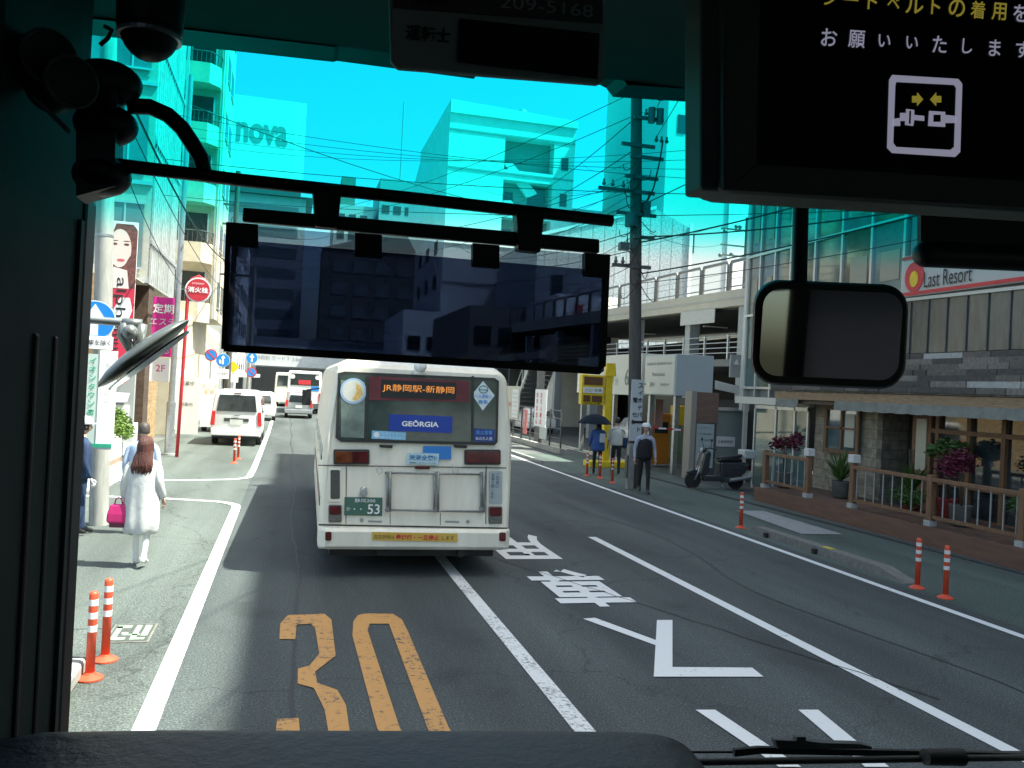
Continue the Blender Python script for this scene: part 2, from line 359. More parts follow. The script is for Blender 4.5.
# long joint crack and repair strips on the asphalt
tar = mat('tar_seal', (.022, .023, .024), .55, var=.2, scale=30)
rn = random.Random(3)
ribbon('road_joint', [(.18+rn.uniform(-.02, .02)+.04*math.sin(y*.21), y*.3) for y in range(8, 220)], .03, tar, z=.005)
ribbon('road_crack', [(x, 5+1.02*(x*-2.3+14)+rn.uniform(-.06, .06)) for x in [2.6+i*.09 for i in range(34)]], .018, tar, z=.0105)
ribbon('road_crack', [(6.3+.25*math.sin(y*.4)+rn.uniform(-.04, .04), 4+y*.5) for y in range(40)], .016, tar, z=.005)
# kerbs
tag(MB().box(-1.66, -1.50, 3.5, 7.62, -.01, .13).build('kerb', conc, bevel=.03), kind='structure')
mb = MB(); rk = [8.74, 8.92]
mb.loft([[(x, y, 0), (x+w_, y, 0), (x+w_-.03, y, h_), (x+.03, y, h_)] for x, y, w_, h_ in ((8.6, 10.3, .3, .01), (8.62, 10.9, .3, .13), (8.64, 14.4, .25, .13), (8.66, 14.8, .22, .02))])
tag(mb.build('kerb', concd, bevel=.01), kind='structure')
for y in (12.4, 13.9): tag(MB().box(8.59, 8.64, y, y+.1, .01, .09).build('kerb_slot', black), kind='structure')
mb = MB(); mb.loft([[(8.9,11.55,.13),(9.1,11.55,.13),(9.1,12.1,.13),(8.9,12.1,.13)], [(8.93,11.6,.15),(9.07,11.6,.15),(9.07,12.05,.15),(8.93,12.05,.15)]])
mb = MB().box(8.70, 8.80, 12.15, 12.38, .13, .145); tag(mb.build('kerb_marker', mat('marker_yellow', (.55, .45, .04), .5), bevel=.01), 'small bright yellow marker stuck on the kerb beside the road', 'kerb marker')
mb = MB().poly([(9.6, 14.3, .012), (10.5, 14.3, .012), (10.6, 17.3, .012), (9.9, 17.3, .012)]); tag(mb.build('sidewalk_panel', mat('pale_steel', (.32, .33, .33), .6, .2, var=.15, scale=5), fix=False), kind='structure')
# manhole cover with green pattern
mh = thing('manhole_cover', 'rectangular drain cover with pale green pattern in the asphalt left of the white line', 'manhole cover', (-1.33, 8.72, 0))
MB().box(-1.53, -1.14, 8.42, 9.02, -.01, .006).build('frame', concd, mh)
MB().box(-1.51, -1.16, 8.44, 9.0, .0, .009).build('lid', mat('lid_grey', (.07, .075, .07), .7, var=.3, scale=30, bump=.3), mh)
mb = MB(); lg = mat('lid_green', (.24, .33, .24), .7, var=.2, scale=30)
for a in ((-1.49,-1.36,8.48,8.56),(-1.49,-1.44,8.56,8.92),(-1.49,-1.36,8.86,8.95),(-1.42,-1.36,8.66,8.72),(-1.32,-1.19,8.48,8.54),(-1.32,-1.27,8.54,8.95),(-1.24,-1.18,8.6,8.95),(-1.4,-1.25,8.62,8.66)): mb.box(*a, .009, .012)
mb.build('pattern', lg, mh)
# ================================================================== LEAD BUS
BY = 11.0
def B(x, y, d=0.): p = aY(x, y, BY); return Vector((p.x, BY-d, p.z))
busw = mat('bus_white', (.80, .765, .645), .35, var=.08, scale=2.2, spec=.5, stretch=(2.5, 1, .5), bump=.02)
bus = thing('city_bus', 'cream white city bus seen from behind with blue advert in its rear window', 'bus', (1.7, BY, 0))
def bus_sec(y, hw0, hw1, z0, z1, r=.22, cx_=1.69, tilt=0):
    pts = [(-hw0, z0), (-hw0, 1.0), (-hw0+.01, 1.75)]
    for i in range(6): a = R(180-90*i/5); pts.append((-(hw1-r)+r*math.cos(a), z1-r+r*math.sin(a)))
    for i in range(6): a = R(90-90*i/5); pts.append(((hw1-r)+r*math.cos(a), z1-r+r*math.sin(a)))
    pts += [(hw0-.01, 1.75), (hw0, 1.0), (hw0, z0)]
    return [Vector((cx_+px, y+(tilt*max(0, pz-1.7)), pz)) for px, pz in pts]
mb = MB(); mb.smooth = False
mb.loft([bus_sec(BY+.0, 1.20, 1.09, .44, 2.68, .12, tilt=.06), bus_sec(BY+.05, 1.235, 1.13, .42, 2.74, .2, tilt=.05), bus_sec(BY+.4, 1.24, 1.15, .40, 2.80, .25), bus_sec(BY+8.8, 1.24, 1.15, .40, 2.84, .25), bus_sec(BY+9.0, 1.2, 1.1, .42, 2.78, .2)])
mb.build('body', busw, bus, bevel=.012)
# rear window
def rr(x0, y0, x1, y1, r=6, n=4, d=.012):
    P = []
    for cx_, cy_, a0 in ((x0+r, y0+r, 180), (x1-r, y0+r, 270), (x1-r, y1-r, 0), (x0+r, y1-r, 90)):
        for i in range(n+1): a = R(a0+90*i/n); P.append(B(cx_+r*math.cos(a), cy_+r*math.sin(a), d))
    return P
def plate_on(x0, y0, x1, y1, name, m, d0=.0, d=.012, par=None, r=1.5, bev=0): return MB().slab(rr(x0, y0, x1, y1, r, 3, d0), (0, -d, 0)).build(name, m, par or bus, bevel=bev)
def quad_on(P, name, m, d0=0., d=.012, par=None): return MB().slab([B(x, y, d0) for x, y in P], (0, -d, 0)).build(name, m, par or bus)
rubb = mat('window_rubber', (.03, .032, .03), .6)
quad_on([(338,373),(345,371.5),(494,378),(498.5,381),(497,442),(494,445),(341,442),(335.5,438)], 'window_frame', rubb, -.02, .035)
rw = quad_on([(340,376),(346,374.5),(493,380.5),(496,383),(494.5,440),(492,442),(343,439.5),(338.5,436)], 'rear_window', mat('bus_glass', (.055, .08, .07), .08, spec=.8, var=.5, scale=1.6), .012, .008)
D = .021
for a, b in ((366, 368.5), (471, 473.5)):
    quad_on([(a,376),(b,376),(b-.5,441),(a-.5,441)], 'window_post', rubb, D, .006, rw)
quad_on([(341,380),(365,382),(364,438),(341,437)], 'curtain', mat('pale_curtain', (.16, .21, .18), .7, var=.4, scale=5), D, .001, rw)
led = quad_on([(369,376),(469,381),(469,402),(369,400)], 'destination_display', mat('display_red', (.13, .022, .03), .5, var=.4, scale=3), D, .004, rw)
quad_on([(381,379.5),(456,383),(455.5,399.5),(380.5,397.5)], 'display_face', black, D+.005, .003, led)
ledm = mat('led_orange', (.80, .27, .05), .5, emit=.28)
text('JR静岡駅-新静岡', B(418.5, 389.3, D+.009), B(456, 391)-B(381, 387.6), ZZ, .105, ledm, led, w=.93, bold=.0)
p = quad_on([(389,414),(452,416.5),(451.5,433),(388.5,430.5)], 'advert_board', mat('advert_blue', (.012, .05, .33), .35), D+.01, .006, rw)
text('GEÔRGIA', B(420, 423.3, D+.017), B(452, 424)-B(389, 422.2), ZZ, .085, txtwhite, p, w=.48, bold=.03)
c = MB().cyl(B(353.5,391,D), B(353.5,391,D+.004), .165, n=28).build('round_sticker', mat('sticker_pale_blue', (.35, .5, .7), .5), rw)
MB().cyl(B(353.5,391,D+.004), B(353.5,391,D+.006), .14, n=28).build('sticker_face', mat('sticker_cream', (.62, .62, .55), .5, var=.1, scale=9), c)
MB().slab([B(x,y,D+.006) for x,y in ((356,383),(361,387),(363,394),(357,401),(352,399),(356,392))], (0,-.001,0)).build('emblem', mat('emblem_yellow', (.66, .45, .16), .5, var=.3, scale=30), c)
dm = quad_on([(482.5,381),(494,395.5),(482,410.5),(471.5,394.5)], 'diamond_sticker', mat('sticker_white', (.62, .70, .72), .5), D, .004, rw)
text('バス運転士', B(482.6, 396.3, D+.006), ZX, ZZ, .05, bluem, dm, w=.24)
text('募集', B(482.4, 401.8, D+.006), ZX, ZZ, .055, bluem, dm, w=.13)
mb = MB(); mb.tube([B(482.8+4.5*math.cos(R(a)), 389.3+3.6*math.sin(R(a)), D+.006) for a in range(0, 361, 30)], .006, 5); mb.tube([B(478.6,389.5,D+.006), B(487,390,D+.006)], .006, 5); mb.build('wheel_emblem', mat('emblem_green', (.08, .25, .25), .5), dm)
s = quad_on([(372,430.5),(406,432),(405.5,440),(371.5,438.5)], 'sticker', mat('sticker_sky', (.22, .5, .72), .5), D, .003, rw)
text('ノンステップバス', B(391.5, 433.6, D+.005), ZX, ZZ, .032, txtwhite, s, w=.33); text('お近づきください', B(391.5, 437.3, D+.005), ZX, ZZ, .025, txtwhite, s, w=.33)
MB().cyl(B(376.5,434.7,D+.003), B(376.5,434.7,D+.005), .036).build('wheelchair_emblem', txtwhite, s)
s = quad_on([(473,428),(494,429.5),(493.6,442),(472.6,441)], 'sticker', mat('sticker_deep_blue', (.02, .05, .22), .5), D, .003, rw)
text('低公害車', B(483.5, 432.3, D+.005), ZX, ZZ, .055, mat('ink_blue', (.15, .42, .85), .5), s, w=.22); text('BUS大人旅', B(483.4, 438.2, D+.005), ZX, ZZ, .045, txtwhite, s, w=.22)
for x in (386, 460): # wipers / handles under window
    MB().slab([B(x-7,444.5,.0), B(x+7,445.2,.0), B(x+6,448,.0), B(x-6,447.3,.0)], (0,-.03,0)).build('grab_handle', black, bus, bevel=.006)
# lamps band
amber = mat('lamp_amber', (.14, .04, .014), .12, var=.5, scale=8, spec=.8); redl = mat('lamp_red', (.085, .010, .012), .12, var=.5, scale=8, spec=.8)
for x0, x1, ms in ((333.5, 369.5, (amber, redl)), (464, 500, (redl, redl))):
    f = plate_on(x0, 449.5, x1, 464.5, 'lamp_cluster', rubb, 0, .02)
    xm = (x0+x1)/2; plate_on(x0+1.5, 451.3, xm-.4, 462.8, 'lamp_lens', ms[0], .02, .012, f, bev=.004); plate_on(xm+.4, 451.3, x1-1.5, 462.8, 'lamp_lens', ms[1], .02, .012, f, bev=.004)
s = quad_on([(423,446),(451,446.3),(451,459.5),(423,459)], 'blue_sticker', mat('sticker_mid_blue', (.03, .2, .55), .5), .004, .004)
s = quad_on([(407,452.5),(439,453.5),(438,465),(406,464)], 'notice_sticker', mat('sticker_ice', (.45, .62, .68), .5), .01, .004)
text('渋滞全廃!!', B(422.6, 457.6, .016), ZX, ZZ, .07, mat('ink_navy', (.02, .16, .36), .5), s, w=.36, bold=.02)
text('環境にやさしいバス', B(422.4, 462.9, .016), ZX, ZZ, .025, txtblack, s, w=.34)
plate_on(414.5, 466, 430, 469, 'reflector', redl, .0, .015)
# panel lines
mb = MB(); 
mb.slab([B(318,465,.0),B(506,467.3,.0),B(506,468.2,.0),B(318,465.9,.0)], (0,-.004,0)); 
for x in (346, 485.5): mb.slab([B(x,466,.0),B(x+.8,466,.0),B(x+.4,524,.0),B(x-.4,524,.0)], (0,-.004,0))
mb.slab([B(390,513,.0),B(390.5,513,.0),B(390.5,524.5,0),B(390,524.5,0)], (0,-.004,0)); mb.slab([B(440,513,.0),B(440.5,513,.0),B(440.5,525,0),B(440,525,0)], (0,-.004,0))
mb.slab([B(318.5,524.3,.0),B(507,527.2,.0),B(507,528.6,.0),B(318.5,525.8,.0)], (0,-.006,0))
mb.build('panel_seam', rubb, bus)
for x in (379.5, 455): 
    mb = MB(); mb.tube([B(x-2.5,464,.02), B(x-2.5,472,.03), B(x,474,.03), B(x+2.5,472,.03), B(x+2.5,464,.02)], .005, 6); mb.build('latch', steel, bus)
# vent, left side lamps
f = plate_on(328.5, 468, 341, 502, 'vent_frame', busw, 0, .02, bev=.006); plate_on(330.5, 470, 340, 499, 'vent_panel', mat('vent_grey', (.07, .075, .07), .7, var=.3, scale=60), .02, .004, f)
s = plate_on(488.8, 470.8, 501.5, 503.5, 'notice_panel', mat('notice_grey', (.36, .41, .42), .5, var=.08), .0, .012)
vtext(['この車に', 'お譲り願います'], B(497.3, 473, .016), ZX, ZZ, .048, mat('ink_grey_blue', (.06, .09, .14), .5), s, pitch=1.02)
for x0, x1, y0 in ((328.5, 341.8, 505), (488, 501.5, 506)):
    f = plate_on(x0, y0, x1, y0+17.5, 'tail_lamp', mat('lamp_grey', (.15, .15, .14), .3), 0, .02)
    plate_on(x0+.8, y0+.8, x1-.8, y0+9.5, 'lamp_lens', redl, .02, .012, f, bev=.003); plate_on(x0+.8, y0+10.2, x1-.8, y0+16.7, 'lamp_lens', mat('lens_grey', (.13, .13, .12), .15, var=.4, scale=40), .02, .01, f, bev=.003)
# white lamp above plate
mb = MB(); mb.sph(B(363.5,489.5,.02), .045, (1, .7, 1)); mb.cyl(B(363.5,493,0), B(363.5,493,.05), .05); mb.build('plate_lamp', steel, bus)
pl = MB().slab([B(344.6,497,.01), B(382.4,497.5,.01), B(382,515.8,.01), B(344.2,515.2,.01)], (0,-.012,0)).build('licence_plate', mat('plate_green', (.055, .14, .10), .45, var=.05), bus, bevel=.004)
text('静岡200', B(365, 500.4, .024), ZX, ZZ, .05, txtwhite, pl, w=.26); text('53', B(373.6, 509, .024), ZX, ZZ, .125, txtwhite, pl, w=.155, bold=.01)
text('か', B(348.5, 508.6, .024), ZX, ZZ, .045, txtwhite, pl); text('・・', B(357.6, 509, .024), ZX, ZZ, .02, txtwhite, pl, w=.10)
# bumper
mb = MB(); 
def bump_ring(z, hw, dy): return [Vector((1.69+sx*hw, BY+yy, z)) for sx, yy in ((-1, .5), (-1, .0), (-.93, -dy), (.93, -dy), (1, 0), (1, .5))]
mb.loft([bump_ring(.36, 1.235, .04), bump_ring(.40, 1.25, .09), bump_ring(.60, 1.25, .10), bump_ring(.635, 1.24, .07)]); mb.build('bumper', busw, bus, bevel=.012)
f = MB().slab([B(371.5,530.7,.10), B(456,532,.10), B(456,540.4,.10), B(371.5,539,.10)], (0,-.006,0)).build('warning_strip', mat('strip_yellow', (.60, .40, .07), .5), bus)
text('右左折時は', B(383.5, 535.4, .107), B(456,536.2)-B(371,534.9), ZZ, .055, txtblack, f, w=.26); text('最徐行・一旦停止', B(416.5, 535.9, .107), B(456,536.2)-B(371,534.9), ZZ, .07, redm, f, w=.56, bold=.03); text('します', B(446.5, 536.4, .107), ZX, ZZ, .05, txtblack, f, w=.16)
for x in (328.2, 500.3): plate_on(x-3.2, 530.6, x+3.2, 539.4, 'bumper_lamp', redl, .10, .015, bev=.003)
# rack frame
mb = MB()
for y in (472.5, 509.5): mb.tube([B(384.5,y,.05), B(483.5,y+1.4,.05)], .014, 8)
for x in (387.3, 389.8, 434, 437.5, 480.5, 482.8): mb.tube([B(x,471,.05), B(x-.4,511,.05)], .014 if x not in (389.8, 437.5, 482.8) else .02, 8)
for x in (388, 435.5, 481):
    for y in (474, 508): mb.cyl(B(x,y,0), B(x,y,.065), .03)
mb.build('rack_frame', mat('rack_grey', (.25, .26, .25), .45, .4, var=.2, scale=14), bus)
for x, y in ((361.5,520.2),(467.5,521.5)): MB().cyl(B(x,y,0), B(x,y,.012), .025).build('lock', steel, bus)
for x in (375, 452): MB().slab([B(x-7,520.5,0),B(x+7,520.8,0),B(x+7,522.6,0),B(x-7,522.3,0)], (0,-.008,0)).build('louvre', steel, bus)
# underbody, wheels, side windows, dome
mb = MB().box(.6, 2.78, BY+.25, BY+8.7, .22, .42).box(1.2, 1.5, BY+.1, BY+.5, .25, .40).box(1.75, 2.4, BY+.15, BY+.6, .28, .40); mb.cyl((2.3, BY+.02, .3), (2.3, BY+.5, .3), .05); mb.build('underbody', black, bus)
def wheel(x, y, r, w, par, mrim=steel, sgn=1, name='wheel'):
    t = MB().lathe((x-w/2, y, r), [(r*.6, 0), (r*.92, 0), (r, w*.15), (r, w*.85), (r*.92, w), (r*.6, w)], 24, 'x').build(name, rubber, par)
    MB().lathe((x-w/2, y, r), [(r*.2, w*.12), (r*.55, w*.05), (r*.62, w*.02), (r*.62, w*.98), (r*.55, w*.95), (r*.2, w*.88)], 18, 'x').build('rim', mrim, t); return t
for x in (.62, 2.78):
    for y in (BY+2.2, BY+6.8): wheel(x, y, .46, .28, bus)
for y0 in [BY+.7+i*1.35 for i in range(6)]:
    o = MB().slab([(.452, y0, 1.42), (.452, y0+1.2, 1.42), (.53, y0+1.2, 2.28), (.53, y0, 2.28)], (-.012, 0, 0)).build('side_window', glassd, bus); 
    o = MB().slab([(2.93, y0, 1.42), (2.93, y0+1.2, 1.42), (2.90, y0+1.2, 2.28), (2.90, y0, 2.28)], (.02, 0, 0)).build('side_window', glassd, bus)
MB().box(.44, .455, BY+.3, BY+8.6, .86, .98).build('side_stripe', mat('stripe_brown', (.20, .10, .09), .5), bus)
mb = MB(); mb.smooth = True; tp = B(420, 366.5); mb.sph((tp.x, BY-.03, tp.z), .085, (1, 1, .95), 18, 12); mb.box(tp.x-.08, tp.x+.08, BY-.05, BY+.12, tp.z-.11, tp.z-.05); mb.build('rear_camera', whitew, bus)
mb = MB(); mb.cyl((.47, BY+8.6, 2.3), (.2, BY+8.9, 2.25), .015); mb.box(.1, .3, BY+8.9, BY+8.98, 1.9, 2.25); mb.build('door_mirror', black, bus)
bus.rotation_euler.z = R(-1.2)
# ================================================================== OTHER VEHICLES
def vehicle(name, label, cat, x, y, w, L, h, paint, style='van', group=None):
    v = thing(name, label, cat, (x, y, 0), group); hw = w/2
    if style == 'van': secs = [(0, .99, .86, .97, .40), (.12, 1, .88, 1.0, .32), (L*.45, 1, .88, 1.0, .28), (L*.70, 1, .84, .94, .28), (L*.84, .98, .82, .60, .28), (L*.97, .93, .80, .44, .30), (L, .85, .72, .38, .34)]
    elif style == 'car': secs = [(0, .95, .80, .86, .36), (.15, 1, .84, .96, .28), (L*.35, 1, .84, 1.0, .26), (L*.6, 1, .82, .95, .26), (L*.74, .99, .80, .66, .26), (L*.96, .92, .78, .5, .28), (L, .84, .72, .42, .32)]
    else: secs = [(0, .97, .92, .975, .42), (.12, 1, .95, 1, .38), (L-.1, 1, .95, 1, .38), (L, .96, .9, .97, .4)]
    mb = MB(); mb.smooth = style != 'bus'; rings = []
    for yy, a, b, t, z0 in secs:
        z1 = h*t; belt = min(h*.52, z1*.8); r = min(.14, z1*.15); q = []
        for sx in (-1, 1):
            c = [(-hw*a*.96, z0), (-hw*a, z0+.18), (-hw*a, belt), (-hw*b-.0, z1-r), (-hw*b+r*.35, z1-r*.3), (-hw*b+r*1.3, z1)]
            q += c if sx == -1 else [(-p[0], p[1]) for p in c[::-1]]
        rings.append([Vector((x+p[0], y+yy, p[1])) for p in q])
    mb.loft(rings); mb.build('body', paint, v, bevel=.01)
    return v
def qz(v, x0, x1, x0t, x1t, y, z0, z1, name, m, d=.015, par=None, r=0, bev=.004):
    return MB().slab([(x0, y, z0), (x1, y, z0), (x1t, y, z1), (x0t, y, z1)], (0, -d, 0)).build(name, m, par or v, bevel=bev)
vanw = mat('van_white', (.80, .81, .80), .22, var=.02, spec=.6)
vx, vy = -1.76, 31.6
van = vehicle('parked_van', 'white passenger van parked on the edge of the road with its dark rear window', 'van', vx, vy, 1.72, 4.6, 1.98, vanw)
qz(van, vx-.68, vx+.68, vx-.60, vx+.60, vy-.005, 1.22, 1.80, 'rear_window', mat('van_glass', (.035, .042, .042), .08, spec=.9, var=.5, scale=3), .02)
f = qz(van, vx-.42, vx+.42, vx-.42, vx+.42, vy-.005, .86, .98, 'plate_recess', mat('recess', (.05, .05, .05), .6), .012)
qz(van, vx-.22, vx+.22, vx-.22, vx+.22, vy-.02, .74, .93, 'licence_plate', mat('plate_white', (.62, .64, .6), .5), .01)
qz(van, vx-.84, vx+.84, vx-.84, vx+.84, vy-.03, .36, .58, 'bumper', vanw, .09, bev=.03)
qz(van, vx-.80, vx+.80, vx-.80, vx+.80, vy-.05, .28, .37, 'bumper_skirt', black, .03)
qz(van, vx-.12, vx+.12, vx-.12, vx+.12, vy-.01, 1.84, 1.88, 'brake_light', redl, .03)
mb = MB().box(vx-.08, vx+.10, vy-.03, vy-.015, 1.06, 1.10); mb.build('badge', steel, van)
lit_red = mat('tail_red', (.60, .03, .03), .2, spec=.7, var=.3, scale=12)
for sx in (-1, 1): 
    qz(van, vx+sx*.80-.075, vx+sx*.80+.075, vx+sx*.775-.06, vx+sx*.775+.06, vy-.0, .72, 1.22, 'tail_lamp', lit_red, .03, bev=.012)
    for yy in (1.0, 3.6): wheel(vx+sx*.76, vy+yy, .32, .2, van)
    for yy in (.5, 1.8): MB().slab([(vx+sx*.862, vy+yy, 1.18), (vx+sx*.862, vy+yy+1.15, 1.18), (vx+sx*.80, vy+yy+1.1, 1.72), (vx+sx*.80, vy+yy, 1.72)], (sx*.012, 0, 0)).build('side_window', glassd, van)
    mb = MB().box(vx+sx*.87, vx+sx*1.08, vy+3.35, vy+3.5, 1.15, 1.38); mb.build('door_mirror', vanw, van, bevel=.04)
vx, vy = .62, 54.7
sil = vehicle('silver_car', 'silver minivan driving away ahead of the cream white bus', 'car', vx, vy, 1.70, 4.4, 1.62, mat('silver_paint', (.42, .44, .46), .25, .6), 'car')
qz(sil, vx-.62, vx+.62, vx-.52, vx+.52, vy-.01, 1.0, 1.45, 'rear_window', glassd, .02)
qz(sil, vx-.84, vx+.84, vx-.84, vx+.84, vy-.03, .32, .56, 'bumper', MAT['silver_paint'], .08, bev=.03)
qz(sil, vx-.2, vx+.2, vx-.2, vx+.2, vy-.03, .66, .82, 'licence_plate', MAT['plate_white'], .01)
for sx in (-1, 1):
    qz(sil, vx+sx*.76-.08, vx+sx*.76+.08, vx+sx*.72-.07, vx+sx*.72+.07, vy-.01, .72, 1.15, 'tail_lamp', lit_red, .03)
    for yy in (.8, 3.5): wheel(vx+sx*.74, vy+yy, .31, .2, sil)
vx, vy = 1.05, 62.5
fb = vehicle('far_bus', 'white bus with red poster on its tail driving ahead of the silver minivan', 'bus', vx, vy, 2.45, 9, 3.05, vanw, 'bus')
qz(fb, vx-1.0, vx+1.0, vx-.95, vx+.95, vy-.01, 2.02, 2.85, 'rear_window', glassd, .02)
qz(fb, vx-.45, vx+.4, vx-.45, vx+.4, vy-.035, 2.08, 2.40, 'advert_board', redm, .01)
f = qz(fb, vx-.8, vx+.55, vx-.8, vx+.55, vy-.01, 1.2, 1.55, 'poster', mat('poster_pink', (.75, .45, .42), .6), .01); text('ご乗車', (vx-.12, vy-.025, 1.37), ZX, ZZ, .22, redm, f, w=1.1, bold=.03)
for sx in (-1, 1):
    qz(fb, vx+sx*1.08-.08, vx+sx*1.08+.08, vx+sx*1.08-.08, vx+sx*1.08+.08, vy-.01, .9, 1.5, 'tail_lamp', lit_red, .03)
    MB().cyl((vx+sx*.86, vy-.01, 2.62), (vx+sx*.86, vy-.04, 2.62), .16).build('sticker', vanw, fb)
    for yy in (2, 6.5): wheel(vx+sx*1.05, vy+yy, .46, .26, fb)
qz(fb, vx+.45, vx+1.0, vx+.45, vx+1.0, vy-.01, 1.65, 1.98, 'blue_sticker', bluem, .01)
qz(fb, vx-1.2, vx+1.2, vx-1.2, vx+1.2, vy-.0, .42, .75, 'bumper', mat('bumper_dark', (.1, .1, .1), .5), .06)
for k in range(4): MB().box(vx-1.245, vx-1.22, vy+.8+k*1.9, vy+2.4+k*1.9, 1.75, 2.65).build('side_window', glassd, fb)
vx, vy = .55, 76.
ob = vehicle('distant_bus', 'cream bus partly hidden behind the white bus near the railway bridge', 'bus', vx-.6, vy, 2.4, 9, 2.95, busw, 'bus')
qz(ob, vx-1.6, vx+.4, vx-1.55, vx+.35, vy-.01, 1.8, 2.7, 'rear_window', glassd, .02)
for sx in (-1, 1): wheel(vx-.6+sx*1.0, vy+2, .46, .26, ob)
vx, vy = -2.05, 38.5
dc = vehicle('dark_car', 'dark blue car parked in front of the white van beside the shop', 'car', vx-.75, vy, 1.65, 4.1, 1.7, mat('navy_paint', (.02, .03, .06), .25), 'car')
qz(dc, vx-1.35, vx-.15, vx-1.25, vx-.25, vy-.01, 1.05, 1.5, 'rear_window', glassd, .02)
for sx in (-1, 1): wheel(vx-.75+sx*.72, vy+.8, .31, .2, dc)
vx, vy = -1.5, 50.
wc = vehicle('parked_car', 'white car parked beyond the white van on the shop side', 'car', vx, vy, 1.6, 4.1, 1.65, vanw, 'car')
qz(wc, vx-.55, vx+.55, vx-.5, vx+.5, vy-.01, 1.0, 1.45, 'rear_window', glassd, .02)
for sx in (-1, 1): wheel(vx+sx*.7, vy+.8, .31, .2, wc); 
# far cars in the car park on the right, behind the fence
for (x, y, c, lb) in ((14.2, 47, vanw, 'white car parked in the dim car park left of the yellow gate'), (16.2, 35.5, MAT['silver_paint'], 'silver car parked under the elevated deck behind the yellow gate'), (19.5, 34, MAT['navy_paint'], 'dark car parked deepest under the elevated deck')):
    c_ = vehicle('parked_car', lb, 'car', x, y, 1.7, 4.2, 1.5, c, 'car', 'cars in the car park'); qz(c_, x-.6, x+.6, x-.52, x+.52, y-.01, .95, 1.35, 'rear_window', glassd, .02)
    for sx in (-1, 1): wheel(x+sx*.74, y+.8, .31, .2, c_)
